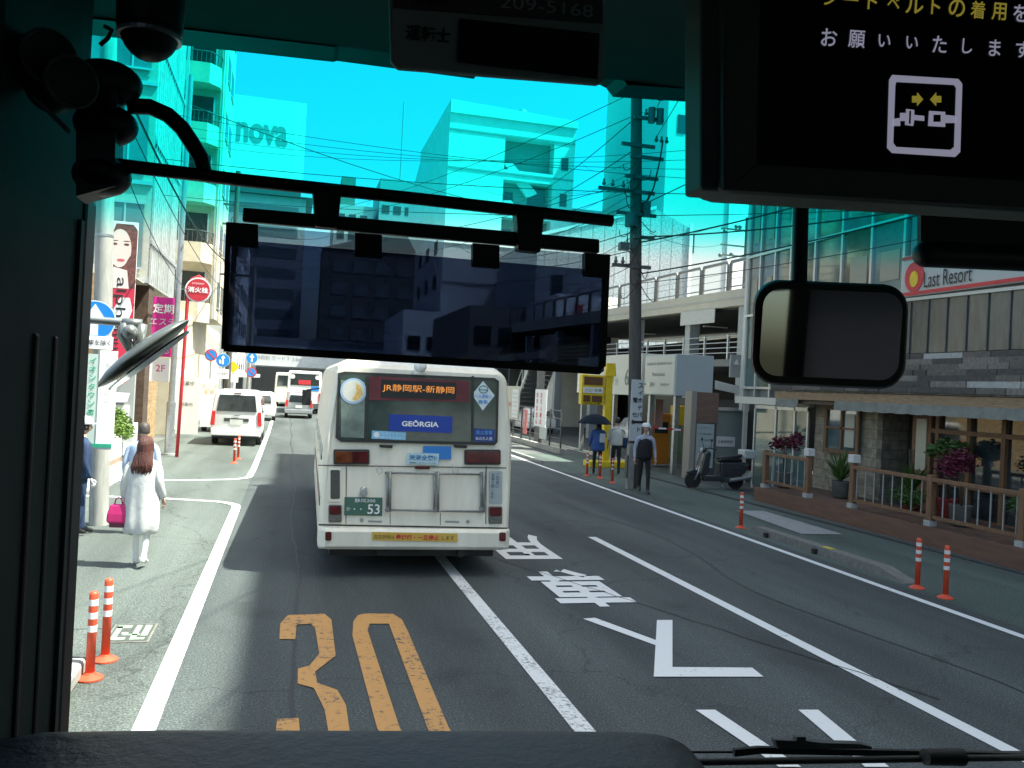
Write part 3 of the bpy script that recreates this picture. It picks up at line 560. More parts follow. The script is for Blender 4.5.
# ================================================================== PEOPLE
def chain_mesh(nodes, edges, sub=1):
    me = bpy.data.meshes.new('sk'); me.from_pydata([n[0] for n in nodes], edges, []); o = bpy.data.objects.new('sk', me); COL.objects.link(o)
    md = o.modifiers.new('s', 'SKIN'); md.use_smooth_shade = True
    for i, d in enumerate(me.skin_vertices[0].data): d.radius = (nodes[i][1], nodes[i][2] if len(nodes[i]) > 2 else nodes[i][1]); d.use_root = (i == 0)
    m2 = o.modifiers.new('b', 'SUBSURF'); m2.levels = m2.render_levels = sub
    dg = bpy.context.evaluated_depsgraph_get(); out = bpy.data.meshes.new_from_object(o.evaluated_get(dg)); bpy.data.objects.remove(o)
    return out
def seg_d(p, a, b):
    ab = b-a; t = max(0, min(1, (p-a).dot(ab)/max(ab.length_squared, 1e-9))); return (p-(a+ab*t)).length
def person(label, loc, rz, h, mats, stride=.12, armL=None, armR=None, sleeve='long', hips=.155, female=False, lean=0., group=None, cat='person', legbend=.0, legt=1.):
    "figure faces +Y in its own frame; mats = skin, top, trousers, shoes; arm = elbow, wrist points"
    t = thing('person', label, cat, loc, group, rz); ORG[t.name] = Vector(); k = h/1.7
    V_ = lambda x, y, z: Vector((x*k, y*k+lean*z, z*k))
    sw = .17 if female else .195
    J = dict(pel=V_(0,0,.93), bel=V_(0,.0,1.06), ch=V_(0,.0,1.27), nb=V_(0,-.01,1.43), nk=V_(0,.0,1.50), hd=V_(0,.01,1.56),
             sL=V_(-sw,0,1.38), sR=V_(sw,0,1.38), hL=V_(-.085,0,.88), hR=V_(.085,0,.88),
             kL=V_(-.09,stride*.55+.02,.48), kR=V_(.09,-stride*.35+.02,.48), aL=V_(-.085,stride,.09), aR=V_(.085,-stride,.10+.05*(stride>.1)))
    J['eL'], J['wL'] = armL or (V_(-sw-.06,-.03,1.11), V_(-sw-.07,.06,.88)); J['eR'], J['wR'] = armR or (V_(sw+.06,-.03,1.11), V_(sw+.07,.06,.88))
    for s_ in 'LR':
        J['t'+s_] = J['a'+s_]+V_(0,.17,-.055-(.03 if s_=='R' and stride>.1 else 0)); J['q'+s_] = J['a'+s_]+V_(0,-.05,-.055)
    rad = dict(pel=(.135,.10), bel=(.12,.09), ch=(.145,.10), nb=(.09,.07), nk=(.05,.05), hd=(.05,.055), sL=(.065,.065), sR=(.065,.065), hL=(.088,.088), hR=(.088,.088), kL=(.06,.06), kR=(.06,.06), aL=(.042,.042), aR=(.042,.042),
               eL=(.046,.046), eR=(.046,.046), wL=(.028,.03), wR=(.028,.03), tL=(.035,.028), tR=(.035,.028), qL=(.035,.035), qR=(.035,.035))
    names = list(J); idx = {n: i for i, n in enumerate(names)}
    E_ = [('pel','bel'),('bel','ch'),('ch','nb'),('nb','nk'),('nk','hd'),('nb','sL'),('nb','sR'),('sL','eL'),('eL','wL'),('sR','eR'),('eR','wR'),('pel','hL'),('pel','hR'),('hL','kL'),('kL','aL'),('hR','kR'),('kR','aR'),('aL','tL'),('aR','tR'),('aL','qL'),('aR','qR')]
    sc = {'hL': legt, 'hR': legt, 'kL': legt, 'kR': legt, 'aL': legt, 'aR': legt}
    me = chain_mesh([(J[n], rad[n][0]*k*sc.get(n, 1), rad[n][1]*k*sc.get(n, 1)) for n in names], [(idx[a], idx[b]) for a, b in E_], 2)
    bm = bmesh.new(); bm.from_mesh(me)
    for f in bm.faces:
        c = f.calc_center_median(); best = min(E_, key=lambda e: seg_d(c, J[e[0]], J[e[1]])-.5*min(rad[e[0]][0], rad[e[1]][0]))
        n = best[0]+best[1]
        if n in ('nknb', 'nbnk', 'nkhd'): mi = 0 if c.z > J['nk'].z-.04*k else 1
        elif n in ('eLwL', 'eRwR'): mi = 1 if sleeve == 'long' else 0
        elif n in ('sLeL', 'sReR'): mi = 1
        elif 'h' in n and n != 'bech' and (n.startswith('pel') or n.startswith('h')): mi = 2
        elif n[0] == 'k': mi = 2 if c.z > .09*k else 3
        elif n[0] == 'a': mi = 3
        elif n == 'pelbel': mi = 2 if c.z < .99*k else 1
        else: mi = 1
        f.material_index = mi; f.smooth = True
    def hand(s_):
        w, e = J['w'+s_], J['e'+s_]; d = (w-e).normalized(); sx = -1 if s_ == 'L' else 1
        side = Vector((0, 1, 0)); side = (side-d*side.dot(d)).normalized(); nn = d.cross(side).normalized()
        out = chain_mesh([(w-d*.01, .024*k, .018*k), (w+d*.05*k, .036*k, .016*k), (w+d*.09*k, .034*k, .014*k)], [(0,1),(1,2)], 1); bm.from_mesh(out)
        for i, ln in enumerate((.065, .075, .07, .055)):
            o_ = side*(.027-.018*i)*k; p0 = w+d*.075*k+o_; cu = nn*(-sx)*.018*k
            out = chain_mesh([(p0, .009*k), (p0+d*ln*.5*k, .009*k), (p0+d*ln*.85*k+cu, .008*k), (p0+d*ln*1.1*k+cu*2.2, .006*k)], [(0,1),(1,2),(2,3)], 1); bm.from_mesh(out)
        p0 = w+d*.03*k+side*.02*k; out = chain_mesh([(p0, .011*k), (p0+(side*.9+d)*.03*k, .010*k), (p0+(side*.6+d*1.4)*.045*k, .008*k)], [(0,1),(1,2)], 1); bm.from_mesh(out)
    nf = len(bm.faces); hand('L'); hand('R'); bm.faces.ensure_lookup_table()
    for f in bm.faces[nf:]: f.material_index = 4 if len(mats) > 4 else 0; f.smooth = True
    nf = len(bm.faces)
    # head: skull + jaw + nose + ears + eyes + lips
    hc = J['hd']+V_(0, .015, .09); hb = MB(); n, m_ = 20, 14; rings = []
    for i in range(m_+1):
        a = math.pi*i/m_; z = -math.cos(a); r = max(math.sin(a), 1e-3); ring = []
        for q in range(n):
            th = 2*math.pi*q/n; x, y = math.sin(th), math.cos(th)
            w_ = .078*(1-.22*max(0, -z)**1.5); dp = .098 if y < 0 else .092*(1-.05*max(0, -z))
            px, py, pz = x*w_*r, y*dp*r, z*.118
            if y > .93 and -.35 < z < .1: py += .018*(1-abs(z+.15)/.3)
            ring.append(hc+Vector((px, py, pz))*k)
        rings.append(ring)
    hb.smooth = True; hb.loft(rings, cap=False)
    for sx in (-1, 1): hb.sph(hc+Vector((sx*.078, -.005, -.01))*k, .028*k, (.4, .7, 1.1), 8, 6)
    hb.mi = 3
    for sx in (-1, 1): hb.sph(hc+Vector((sx*.03, .083, .0))*k, .010*k, (1.3, .6, .7), 8, 5)
    hb.mi = 0; hb.sph(hc+Vector((0, .100, -.028))*k, .014*k, (1, 1, 1.5), 8, 6)
    hb.mi = 5 if len(mats) > 5 else 0; hb.sph(hc+Vector((0, .083, -.062))*k, .02*k, (1.2, .5, .35), 8, 5)
    tmp = hb.build('tmp', mats); bm.from_mesh(tmp.data); bpy.data.objects.remove(tmp)
    out = bpy.data.meshes.new('body')
    for m in mats: out.materials.append(m)
    bm.to_mesh(out); bm.free()
    o = bpy.data.objects.new('body', out); COL.objects.link(o); o.parent = t; o.visible_shadow = True
    return t, J, hc, k
def hair_cap(t, hc, k, m, long=0., name='hair', r=1.0, bald=False):
    mb = MB(); n = 22; rings = []
    zs = [(.125, .02), (.118, .05), (.095, .076), (.06, .092), (.02, .098), (-.03, .098), (-.07, .088)]
    rn = random.Random(5)
    if long: zs += [(-.07-long*q, .095+.02*q) for q in (.25, .5, .75, 1.)]
    for i, (z, rr_) in enumerate(zs):
        ring = []
        for q in range(n):
            th = 2*math.pi*q/n; x, y = math.sin(th), math.cos(th); rr2 = rr_*r
            front = y > .15 and z < .06
            f = .80 if front else 1.
            dy = 0
            if long and z < -.06: dy = -.035
            w = .93+ .05*rn.random()
            ring.append(hc+Vector((x*rr2*.92*w*(1.05 if not front else .9), min(y*rr2*1.1*w*f, .055 if front else 1)+dy, z+(rn.uniform(-.03, .01) if (long and i == len(zs)-1) else 0)))*k)
        rings.append(ring)
    mb.smooth = True; mb.loft(rings[::-1]); return mb.build(name, m, t, sub=1)
hairdark = mat('hair_black', (.015, .013, .012), .5, var=.5, scale=60, stretch=(6, 6, .6)); hairbrown = mat('hair_auburn', (.085, .026, .02), .42, var=.6, scale=40, stretch=(6, 6, .4), bump=.6)
cloth_w = mat('white_knit', (.50, .51, .51), .9, var=.08, scale=14, bump=.35); trw = mat('white_trousers', (.72, .72, .71), .85, var=.05, scale=9, bump=.1)
shirtb = mat('pale_blue_shirt', (.44, .54, .70), .8, var=.1, scale=7, bump=.15); trk = mat('black_trousers', (.018, .019, .022), .8, var=.2, scale=7, bump=.2)
navy = mat('navy_cloth', (.016, .036, .085), .85, var=.25, scale=9, bump=.3); gloves = mat('white_gloves', (.75, .75, .75), .8); lips = mat('lips', (.35, .12, .1), .5)
shoew = mat('white_shoes', (.65, .65, .63), .5); shoek = mat('black_shoes', (.012, .012, .012), .35)
# woman in the long white cardigan
P0 = g(139, 567)
wt, J, hc, k = person('person in long white cardigan and white trousers walking away with a pink handbag', (P0.x, P0.y, 0), R(-8), 1.60, [skin, cloth_w, trw, shoew, skin, lips], stride=.13, female=True,
    armL=(Vector((-.215, -.06, 1.07)), Vector((-.225, .04, .84))), armR=(Vector((.215, -.06, 1.08)), Vector((.235, .06, .86))), legt=.85)
mb = MB(); rn = random.Random(2); n = 28; rings = []
for z, rx, ry, dy in ((1.335,.10,.08,-.01),(1.31,.165,.10,-.01),(1.24,.20,.125,-.01),(1.12,.215,.14,-.005),(.98,.205,.15,0),(.82,.215,.16,0),(.68,.218,.17,0),(.55,.222,.175,-.01),(.46,.205,.16,-.01),(.43,.185,.145,-.01)):
    rings.append([Vector((rx*math.cos(2*math.pi*q/n)*(1+.05*math.sin(q*2.1+z*3)*(1.4-z)), ry*math.sin(2*math.pi*q/n)*(1+.13*math.sin(q*1.7+z*2)*(1.4-z))+dy, z+(.02*math.sin(q*1.1) if z < .6 else 0))) for q in range(n)])
mb.smooth = True; mb.loft(rings[::-1]); mb.build('cardigan', cloth_w, wt, sub=1)
for s_, w in (('L', -1), ('R', 1)):
    e, wr, sh = J['e'+s_], J['w'+s_], J['s'+s_]; mb = MB(); mb.tube([sh+Vector((0, 0, .02)), (sh+e)/2, e, (e+wr)/2, wr-(wr-e).normalized()*.01], [.068, .06, .053, .052, .055], 14); mb.build('sleeve', cloth_w, wt, sub=1)
hair_cap(wt, hc, k, hairbrown, 0, r=1.12, name='hair_cap'); mb = MB(); rn = random.Random(6)
for q in range(150):
    th = R(rn.uniform(75, 285)); sx_, sy_ = math.sin(th), math.cos(th); e_ = rn.uniform(-.39, -.30); o_ = rn.uniform(.95, 1.08); ww = rn.uniform(-.012, .012)
    mb.tube([hc+Vector(p)*k for p in ((sx_*.02, sy_*.02-.01, .122), (sx_*.07*o_, sy_*.085*o_, .085), (sx_*.092*o_, sy_*.108*o_-.004, .01), (sx_*.094*o_, sy_*.10*o_-.012, -.08), (sx_*.105*o_+ww, sy_*.06-.085, -.17), (sx_*.11*o_+ww*2, sy_*.03-.135, e_*.85), (sx_*.09*o_+ww*2.5, sy_*.03-.145, e_))], [.006, .010, .011, .011, .010, .008, .003], 5)
mb.build('hair', hairbrown, wt)
bg_ = thing('handbag', 'bright pink handbag hanging from the hand of the person in white', 'handbag', (P0.x-.275, P0.y-.02, .50), rz=R(-8))
mb = MB(); mb.loft([[Vector((x*a, y*b, z)) for x, y in ((-1,-1),(1,-1),(1,1),(-1,1))] for a, b, z in ((.10,.055,.06),(.125,.065,.09),(.12,.06,.18),(.095,.04,.28),(.085,.025,.30))]); mb.build('bag_body', mat('pink_leather', (.45, .015, .13), .45, var=.15, scale=12, bump=.1), bg_, bevel=.02)
mb = MB(); mb.tube([(-.05, 0, .29), (-.035, 0, .36), (0, 0, .385), (.035, 0, .36), (.05, 0, .29)], .009, 8); mb.build('strap', MAT['pink_leather'], bg_)
MB().box(-.09, .09, -.05, .05, .01, .07).build('lower_panel', mat('dark_maroon', (.10, .01, .04), .5), bg_, bevel=.01)
# man in pale blue shirt, ahead of her
t, J, hc, k = person('person in pale blue shirt and black trousers walking just ahead of the person in white', (-2.12, 14.0, 0), R(-4), 1.64, [skin, shirtb, trk, shoek, skin, lips], stride=.16)
mb = MB(); n = 24; mb.smooth = True
mb.loft([[Vector((rx*math.cos(2*math.pi*q/n), ry*math.sin(2*math.pi*q/n)+.0, z)) for q in range(n)] for z, rx, ry in ((.90,.20,.14),(.94,.20,.145),(1.1,.195,.135),(1.28,.205,.13),(1.38,.18,.11),(1.43,.09,.08))]); mb.build('shirt', shirtb, t, sub=1)
hair_cap(t, hc, k, mat('hair_greyish', (.06, .05, .045), .6, var=.4, scale=40), 0)
# traffic guard behind the pillar
Pg = g(85, 528)
t, J, hc, k = person('person in navy uniform with white cap and white gloves at the roadside sign', (Pg.x+.03, Pg.y-.62, 0), R(-60), 1.68, [skin, navy, navy, shoek, gloves, lips], stride=.08)
mb = MB(); n = 24; mb.smooth = True
mb.loft([[Vector((rx*math.cos(2*math.pi*q/n), ry*math.sin(2*math.pi*q/n)+.0, z)) for q in range(n)] for z, rx, ry in ((.84,.205,.15),(.9,.205,.155),(1.1,.2,.145),(1.28,.215,.14),(1.38,.19,.12),(1.43,.09,.08))]); mb.build('jacket', navy, t, sub=1)
hair_cap(t, hc, k, hairdark, 0)
mb = MB(); mb.lathe(hc+Vector((0, 0, .03)), [(.106, 0), (.112, .03), (.11, .07), (.08, .105), (.02, .12)], 20); mb.box(-.07, .07, .08, .17, hc.z+.03, hc.z+.045); mb.build('cap', gloves, t, bevel=.004)
# people on the right
Pu = g(595, 474)
t, J, hc, k = person('person in blue jacket walking away under a dark umbrella', (9.25, 24.6, 0), R(-12), 1.62, [skin, mat('blue_jacket', (.035, .09, .26), .8, var=.2, scale=9, bump=.2), trk, shoek, skin, lips], stride=.1, armR=(Vector((.24, .1, 1.15)), Vector((.12, .2, 1.32))))
mb = MB(); n = 20; mb.smooth = True
mb.loft([[Vector((rx*math.cos(2*math.pi*q/n), ry*math.sin(2*math.pi*q/n)+.0, z)) for q in range(n)] for z, rx, ry in ((.72,.23,.17),(.8,.225,.17),(1.05,.2,.145),(1.28,.21,.14),(1.36,.17,.11),(1.39,.09,.08))]); mb.build('jacket', MAT['blue_jacket'], t, sub=1)
hair_cap(t, hc, k, hairdark, .1)
MB().box(.02, .2, -.2, -.12, 1.0, 1.28).build('cloth_bag', cloth_w, t, bevel=.03)
um = thing('umbrella', 'open dark umbrella held over the person in the blue jacket', 'umbrella', (9.16, 24.72, 1.25))
mb = MB(); rings = []; n = 16
for r_, z in ((.0, .62), (.15, .60), (.32, .53), (.46, .41), (.53, .32)):
    rings.append([Vector((9.16+r_*(1 if q % 2 else .93)*math.cos(2*math.pi*q/n), 24.72+r_*(1 if q % 2 else .93)*math.sin(2*math.pi*q/n), 1.25+z-(0 if q % 2 == 0 else .02*r_))) for q in range(n)])
mb.loft(rings+[[p-Vector((0, 0, .006)) for p in r_] for r_ in rings[::-1]], cap=False); mb.build('canopy', mat('umbrella_cloth', (.012, .02, .03), .9, spec=.1), um)
mb = MB(); mb.cyl((9.16, 24.72, 1.2), (9.16, 24.72, 1.90), .007); mb.build('shaft', steel, um); mb = MB(); mb.tube([(9.16, 24.72, 1.22), (9.16, 24.72, 1.14), (9.19, 24.72, 1.10), (9.22, 24.72, 1.13)], .012); mb.build('handle', black, um)
t, J, hc, k = person('person in white shirt and black trousers walking beside the umbrella', (9.92, 24.75, 0), R(-12), 1.72, [skin, mat('white_shirt', (.60, .61, .56), .8, var=.08, scale=9, bump=.2), trk, shoek, skin, lips], stride=.09, sleeve='short')
mb = MB(); n = 20; mb.smooth = True
mb.loft([[Vector((rx*math.cos(2*math.pi*q/n), ry*math.sin(2*math.pi*q/n)+.0, z)) for q in range(n)] for z, rx, ry in ((.90,.21,.15),(.94,.215,.155),(1.1,.20,.14),(1.28,.215,.14),(1.38,.18,.11),(1.43,.09,.08))]); mb.build('shirt', MAT['white_shirt'], t, sub=1)
hair_cap(t, hc, k, hairdark, 0)
b_ = thing('shoulder_bag', 'navy bag at the hip of the person in the white shirt', 'bag', (10.2, 24.7, .85)); MB().box(10.1, 10.22, 24.55, 24.85, .85, 1.17).build('bag_body', navy, b_, bevel=.03)
mb = MB(); mb.tube([(10.16, 24.7, 1.15), (10.12, 24.62, 1.35), (10.0, 24.68, 1.44)], .012); mb.build('strap', navy, b_)
t, J, hc, k = person('person in white cap and dark vest walking towards the bus along the white line', (8.88, 20.2, 0), R(168), 1.72, [skin, mat('lilac_shirt', (.34, .37, .45), .8, var=.1, scale=9, bump=.2), mat('dark_trousers', (.012, .012, .012), .85, var=.2, scale=7, bump=.2), shoek, skin, lips], stride=.15)
mb = MB(); n = 20; mb.smooth = True
mb.loft([[Vector((rx*math.cos(2*math.pi*q/n), ry*math.sin(2*math.pi*q/n)+.0, z)) for q in range(n)] for z, rx, ry in ((.86,.19,.15),(.92,.2,.155),(1.1,.195,.15),(1.28,.185,.15),(1.38,.14,.12),(1.42,.09,.09))]); mb.build('vest', mat('vest_black', (.008, .009, .012), .8, var=.3, scale=14, bump=.3), t, sub=1)
hair_cap(t, hc, k, hairdark, 0)
mb = MB(); mb.lathe(hc+Vector((0, 0, .035)), [(.106, 0), (.11, .03), (.104, .07), (.07, .1), (.02, .11)], 20); mb.box(-.06, .06, .08, .16, hc.z+.035, hc.z+.05); mb.build('cap', gloves, t, bevel=.004)
# ================================================================== STREET FURNITURE
bandm = mat('reflective_band', (.72, .74, .72), .4, var=.05, scale=20)
def post(x, y, h=.80):
    t = thing('lane_post', 'orange and white flexible post', 'bollard', (x, y, 0), 'orange flexible posts along the road')
    mb = MB(); mb.lathe((x, y, 0), [(.105, 0), (.105, .012), (.08, .025), (.048, .04), (.04, .055)], 18); mb.build('base', orange, t)
    mb = MB(); mb.smooth = True; mb.lathe((x, y, 0), [(.036, .05), (.035, h-.02), (.030, h), (.01, h+.004)], 16); mb.build('tube', orange, t)
    for f in (.60, .75, .90): MB().cyl((x, y, h*f-.038), (x, y, h*f+.012), .0372, n=16).build('band', bandm, t)
    return t
proto = post(-1.44, 7.47, .70); proto['label'] = 'orange post with white bands on the kerb end, nearest of the left pair'; 
proto.location.z = .0
for x, y, lb in ((-1.415, 7.93, 'orange post with white bands standing just behind the nearest one'),
    (-1.42, 25.4, 'orange post nearer of the pair behind the white van'), (-1.38, 26.6, 'orange post behind the white van, the farther of that pair'),
    (8.79, 24.2, 'red orange post left of another beside the person under the umbrella'), (8.98, 23.6, 'red orange post right beside its twin near the umbrella'), (8.9, 22.4, 'single red orange post in front of the person in the white shirt'),
    (8.70, 15.0, 'single red orange post between the scooter and the terrace fence'), (8.62, 10.05, 'red orange post in front of the terrace, the farther of the nearest pair'), (8.60, 9.5, 'red orange post in front of the terrace, the nearest to the camera on that side')):
    copy_tree(proto, (x, y, 0), label=lb)
# --- left concrete utility pole with one-way sign
up = thing('utility_pole', 'pale concrete utility pole carrying the blue arrow sign on the left', 'utility pole', (-2.84, 14.8, 0))
mb = MB(); mb.smooth = True; mb.cyl((-2.84, 14.8, 0), (-3.12, 14.8, 9.5), .145, .12, 18); mb.build('pole', polec, up)
mb = MB(); [mb.cyl((-2.84-.0295*z, 14.8, z), (-2.84-.0295*z, 14.8, z+.04), .152-.003*z, n=18) for z in (3.45, 2.2, 4.6, 5.6)]; mb.build('clamp', steel, up)
mat('panel_pale', (.50, .52, .50), .6, var=.1, scale=6)
sg = thing('one_way_sign', 'round blue sign with white upward arrow on the concrete pole', 'road sign', (-2.92, 14.42, 3.25))
mb = MB(); mb.smooth = False; mb.cyl((-2.98, 14.46, 3.25), (-2.98, 14.44, 3.25), .305, n=36); mb.build('rim', txtwhite, sg)
mb = MB(); mb.cyl((-2.98, 14.44, 3.25), (-2.98, 14.43, 3.25), .29, n=36); mb.build('face', bluem, sg)
MB().slab([(-2.98+a, 14.43, 3.25+b) for a, b in ((-.055,-.24),(.055,-.24),(.055,.02),(.15,.02),(0,.25),(-.15,.02),(-.055,.02))], (0, -.004, 0)).build('arrow', txtwhite, sg)
mb = MB(); mb.box(-2.95, -2.88, 14.46, 14.66, 3.2, 3.3); mb.build('bracket', steel, sg)
sp_ = thing('sign_plate', 'small white plate with black writing below the blue arrow sign', 'sign plate', (-2.92, 14.43, 2.85))
MB().box(-3.24, -2.70, 14.42, 14.44, 2.80, 3.0).build('board', txtwhite, sp_, bevel=.004); text('自転車を除く', (-2.97, 14.415, 2.90), ZX, ZZ, .085, txtblack, sp_, w=.48, bold=.01)
ms = thing('advert_sign', 'tall narrow white sign with green vertical writing wrapped on the concrete pole', 'sign', (-2.8, 14.3, 1.3))
MB().box(-3.03, -2.86, 14.31, 14.34, 1.28, 2.72).build('board', mat('board_mint', (.50, .60, .55), .5), ms); MB().box(-2.85, -2.60, 14.3, 14.33, 1.25, 2.78).build('board', txtwhite, ms)
vtext(['イオンタウン店'], (-2.945, 14.305, 2.68), ZX, ZZ, .11, mat('ink_green', (.03, .35, .22), .5), ms, pitch=1.2, bold=.02)
vtext(['駐車場この先'], (-2.72, 14.295, 2.62), ZX, ZZ, .075, mat('ink_pale_red', (.55, .45, .45), .5), ms, pitch=1.5)
MB().box(-3.02, -2.62, 14.285, 14.30, 1.28, 1.34).build('stripe', MAT['ink_green'], ms)
# banner
bn = thing('shop_banner', 'tall vertical advertising banner with a face above red field and black latin letters', 'banner', (-4.35, 24, 2.4))
MB().box(-4.78, -4.03, 24.0, 24.06, 2.4, 6.35).build('board', txtwhite, bn, bevel=.01)
def bp_(u, v, d=.004): return Vector((-4.78+.75*u, 24.0-d, 2.4+3.95*v))
MB().slab([bp_(.0,.0), bp_(1,.0), bp_(1,.56), bp_(.0,.56)], (0,-.004,0)).build('red_field', mat('banner_red', (.60, .03, .07), .5), bn)
def blob(c, rx, rz, n=24, d=.006, k=lambda a: 1): return [bp_(c[0]+rx*math.cos(2*math.pi*i/n)*k(2*math.pi*i/n), c[1]+rz*math.sin(2*math.pi*i/n)*k(2*math.pi*i/n), d) for i in range(n)]
MB().slab([bp_(.05,.56,.006), bp_(1,.56,.006), bp_(1,.95,.006), bp_(.85,.985,.006), bp_(.3,.985,.006), bp_(.02,.8,.006)], (0,-.002,0)).build('portrait_hair', mat('print_brown', (.16, .06, .05), .6, var=.5, scale=9), bn)
MB().slab([bp_(.15,.56,.010), bp_(.80,.56,.010), bp_(.72,.68,.010), bp_(.28,.70,.010)], (0,-.002,0)).build('portrait_neck', mat('print_pale', (.75, .66, .62), .6), bn)
MB().slab(blob((.45,.815), .37, .135, d=.014, k=lambda a: 1-.12*(math.sin(a) < -.5)), (0,-.002,0)).build('portrait_face', mat('print_face', (.76, .62, .56), .6), bn)
mb = MB()
for cx_ in (.28, .66): mb.slab(blob((cx_,.85), .09, .008, 12, .017), (0,-.001,0)); mb.slab(blob((cx_,.872), .11, .003, 12, .017), (0,-.001,0))
mb.build('portrait_eyes', mat('print_dark', (.10, .05, .05), .6), bn); MB().slab(blob((.50,.745), .13, .010, 14, .017), (0,-.001,0)).build('portrait_lips', mat('print_lips', (.55, .12, .14), .6), bn)
MB().slab([bp_(a, b, .010) for a, b in ((.35,.42),(.55,.50),(.85,.50),(.95,.42),(.85,.36),(.7,.34),(.5,.30),(.2,.24),(.02,.12),(.0,.30),(.12,.40),(.2,.30),(.35,.33))], (0,-.002,0)).build('white_splash', txtwhite, bn)
text('alpha', bp_(.52,.46,.014), -ZZ, ZX, .32, txtblack, bn, w=1.35); text('much', bp_(.50,.17,.014), -ZZ, ZX, .24, txtblack, bn, w=.95)
# building behind the banner (left, tan with curtain wall)
cb = thing('corner_building', 'tall pale building with overhanging upper floors and striped siding on the left', 'building', (-8, 30, 0))
siding = brick_mat('siding_left', (.50, .52, .49), (.44, .46, .44), (.18, .19, .18), .42, 3.1, 0, FX, .5, .3)
mb = MB().box(-12, -4.3, 27.7, 33.6, 5.15, 26); mb.build('wall', siding, cb)
MB().box(-12, -4.32, 27.66, 27.695, 5.2, 26).build('front_wall', mat('front_tan', (.42, .42, .37), .7, var=.08), cb)
mb = MB(); 
for z in (6.35, 9.4, 12.4, 15.4, 18.4): mb.box(-4.3, -4.25, 27.7, 33.6, z, z+.12)
for z in (5.15, 8.1, 11.1): mb.box(-12, -4.3, 27.6, 27.66, z, z+.12)
mb.build('floor_band', alu, cb)
for z in (5.6, 8.6, 11.6, 14.6):
    for x in (-5.0, -6.3): 
        f = MB().box(x-.55, x+.5, 27.6, 27.64, z, z+1.9).build('window', glassb, cb); mb = MB().box(x-.6, x+.55, 27.57, 27.62, z-.06, z); mb.box(x-.6, x+.55, 27.57, 27.62, z+1.9, z+1.96); mb.box(x-.05, x, 27.58, 27.62, z, z+1.9); mb.build('frame', alu, f)
mb = MB(); [mb.box(-4.30, -4.265, 27.9+.38*q, 27.96+.38*q, 5.2, 25.5) for q in range(15)]; mb.build('siding_rib', alu, cb)
mb = MB().box(-4.26, -4.17, 33.5, 33.62, 5.1, 24); mb.build('corner_post', alu, cb)
bk = brick_mat('tan_brick', (.42, .29, .15), (.34, .22, .11), (.25, .2, .14), .55, .13, .5, FX)
MB().box(-12, -4.85, 25.6, 34.6, -.02, 5.12).build('ground_floor_wall', bk, cb); 
bkf = brick_mat('tan_brick_front', (.42, .29, .15), (.34, .22, .11), (.25, .2, .14), .55, .13, .5, FY)
MB().box(-12, -4.86, 25.57, 25.598, -.02, 5.1).build('front_brickwork', bkf, cb)
MB().box(-4.8, -4.35, 28.3, 29.2, -.02, 5.14).build('brown_column', brick_mat('brown_tile', (.10, .065, .045), (.085, .055, .04), (.05, .04, .035), .12, .06, 0, FY), cb)
MB().box(-11.9, -4.4, 25.6, 33.5, 5.125, 5.149).build('soffit', mat('soffit_beige', (.48, .46, .38), .8), cb)
f = MB().box(-5.15, -4.05, 24.8, 25.0, .55, 2.6).build('shop_panel', mat('panel_grey', (.35, .37, .37), .6), cb); MB().box(-5.05, -4.15, 24.77, 24.80, .75, 1.55).build('white_board', whitew, f); 
mb = MB(); mb.slab([(-5.05,24.77,1.85),(-4.15,24.77,1.85),(-4.15,24.4,1.62),(-5.05,24.4,1.62)], (0,0,.03)); mb.build('awning', greyw, f)
# planter wall with bush
pw = thing('planter_wall', 'low white planter wall beside the path on the left', 'planter', (-4.6, 24, 0)); MB().box(-4.9, -4.3, 20.6, 27.3, .16, .95).build('wall', whitew, pw, bevel=.015); MB().box(-4.92, -4.28, 20.58, 27.32, -.02, .16).build('base', mat('plinth_brown', (.26, .19, .14), .8), pw); MB().box(-4.8, -4.4, 20.7, 27.2, .93, .97).build('soil', mat('soil', (.05, .04, .03), .9, bump=.4, scale=20), pw)
tag(MB().box(-4.28, -3.6, 18.6, 24.6, -.01, .05).build('paving_step', mat('pale_paving', (.5, .49, .46), .8, var=.1, scale=3), bevel=.01), kind='structure')
bs = thing('bush', 'bright leafy green bush growing from the white planter', 'bush', (-4.3, 23.2, .95)); mb = MB(); rn = random.Random(4)
for c, r_ in (((-4.25, 22.4, 1.12), .34), ((-4.15, 22.9, 1.3), .36), ((-4.1, 23.5, 1.1), .34), ((-3.9, 22.7, 1.02), .3)): leaves(mb, c, r_, 420, .10, rn)
mb.build('foliage', leafl, bs, fix=False); mb = MB(); [mb.tube([(-4.45, y, .95), (-4.4, y+.05, 1.3)], .015, 5) for y in (22.6, 23.0, 23.4, 23.9)]; mb.build('stem', stem, bs)
for yy, lb in ((24.9, 'low ground cover plants along the top of the white planter wall'),):
    b2 = thing('planter_plants', lb, 'plants', (-4.6, yy, .95)); mb = MB(); [leaves(mb, (-4.6, y, 1.0), .16, 60, .07, rn) for y in [21+.4*i for i in range(15)]]; mb.build('foliage', leafm, b2, fix=False)
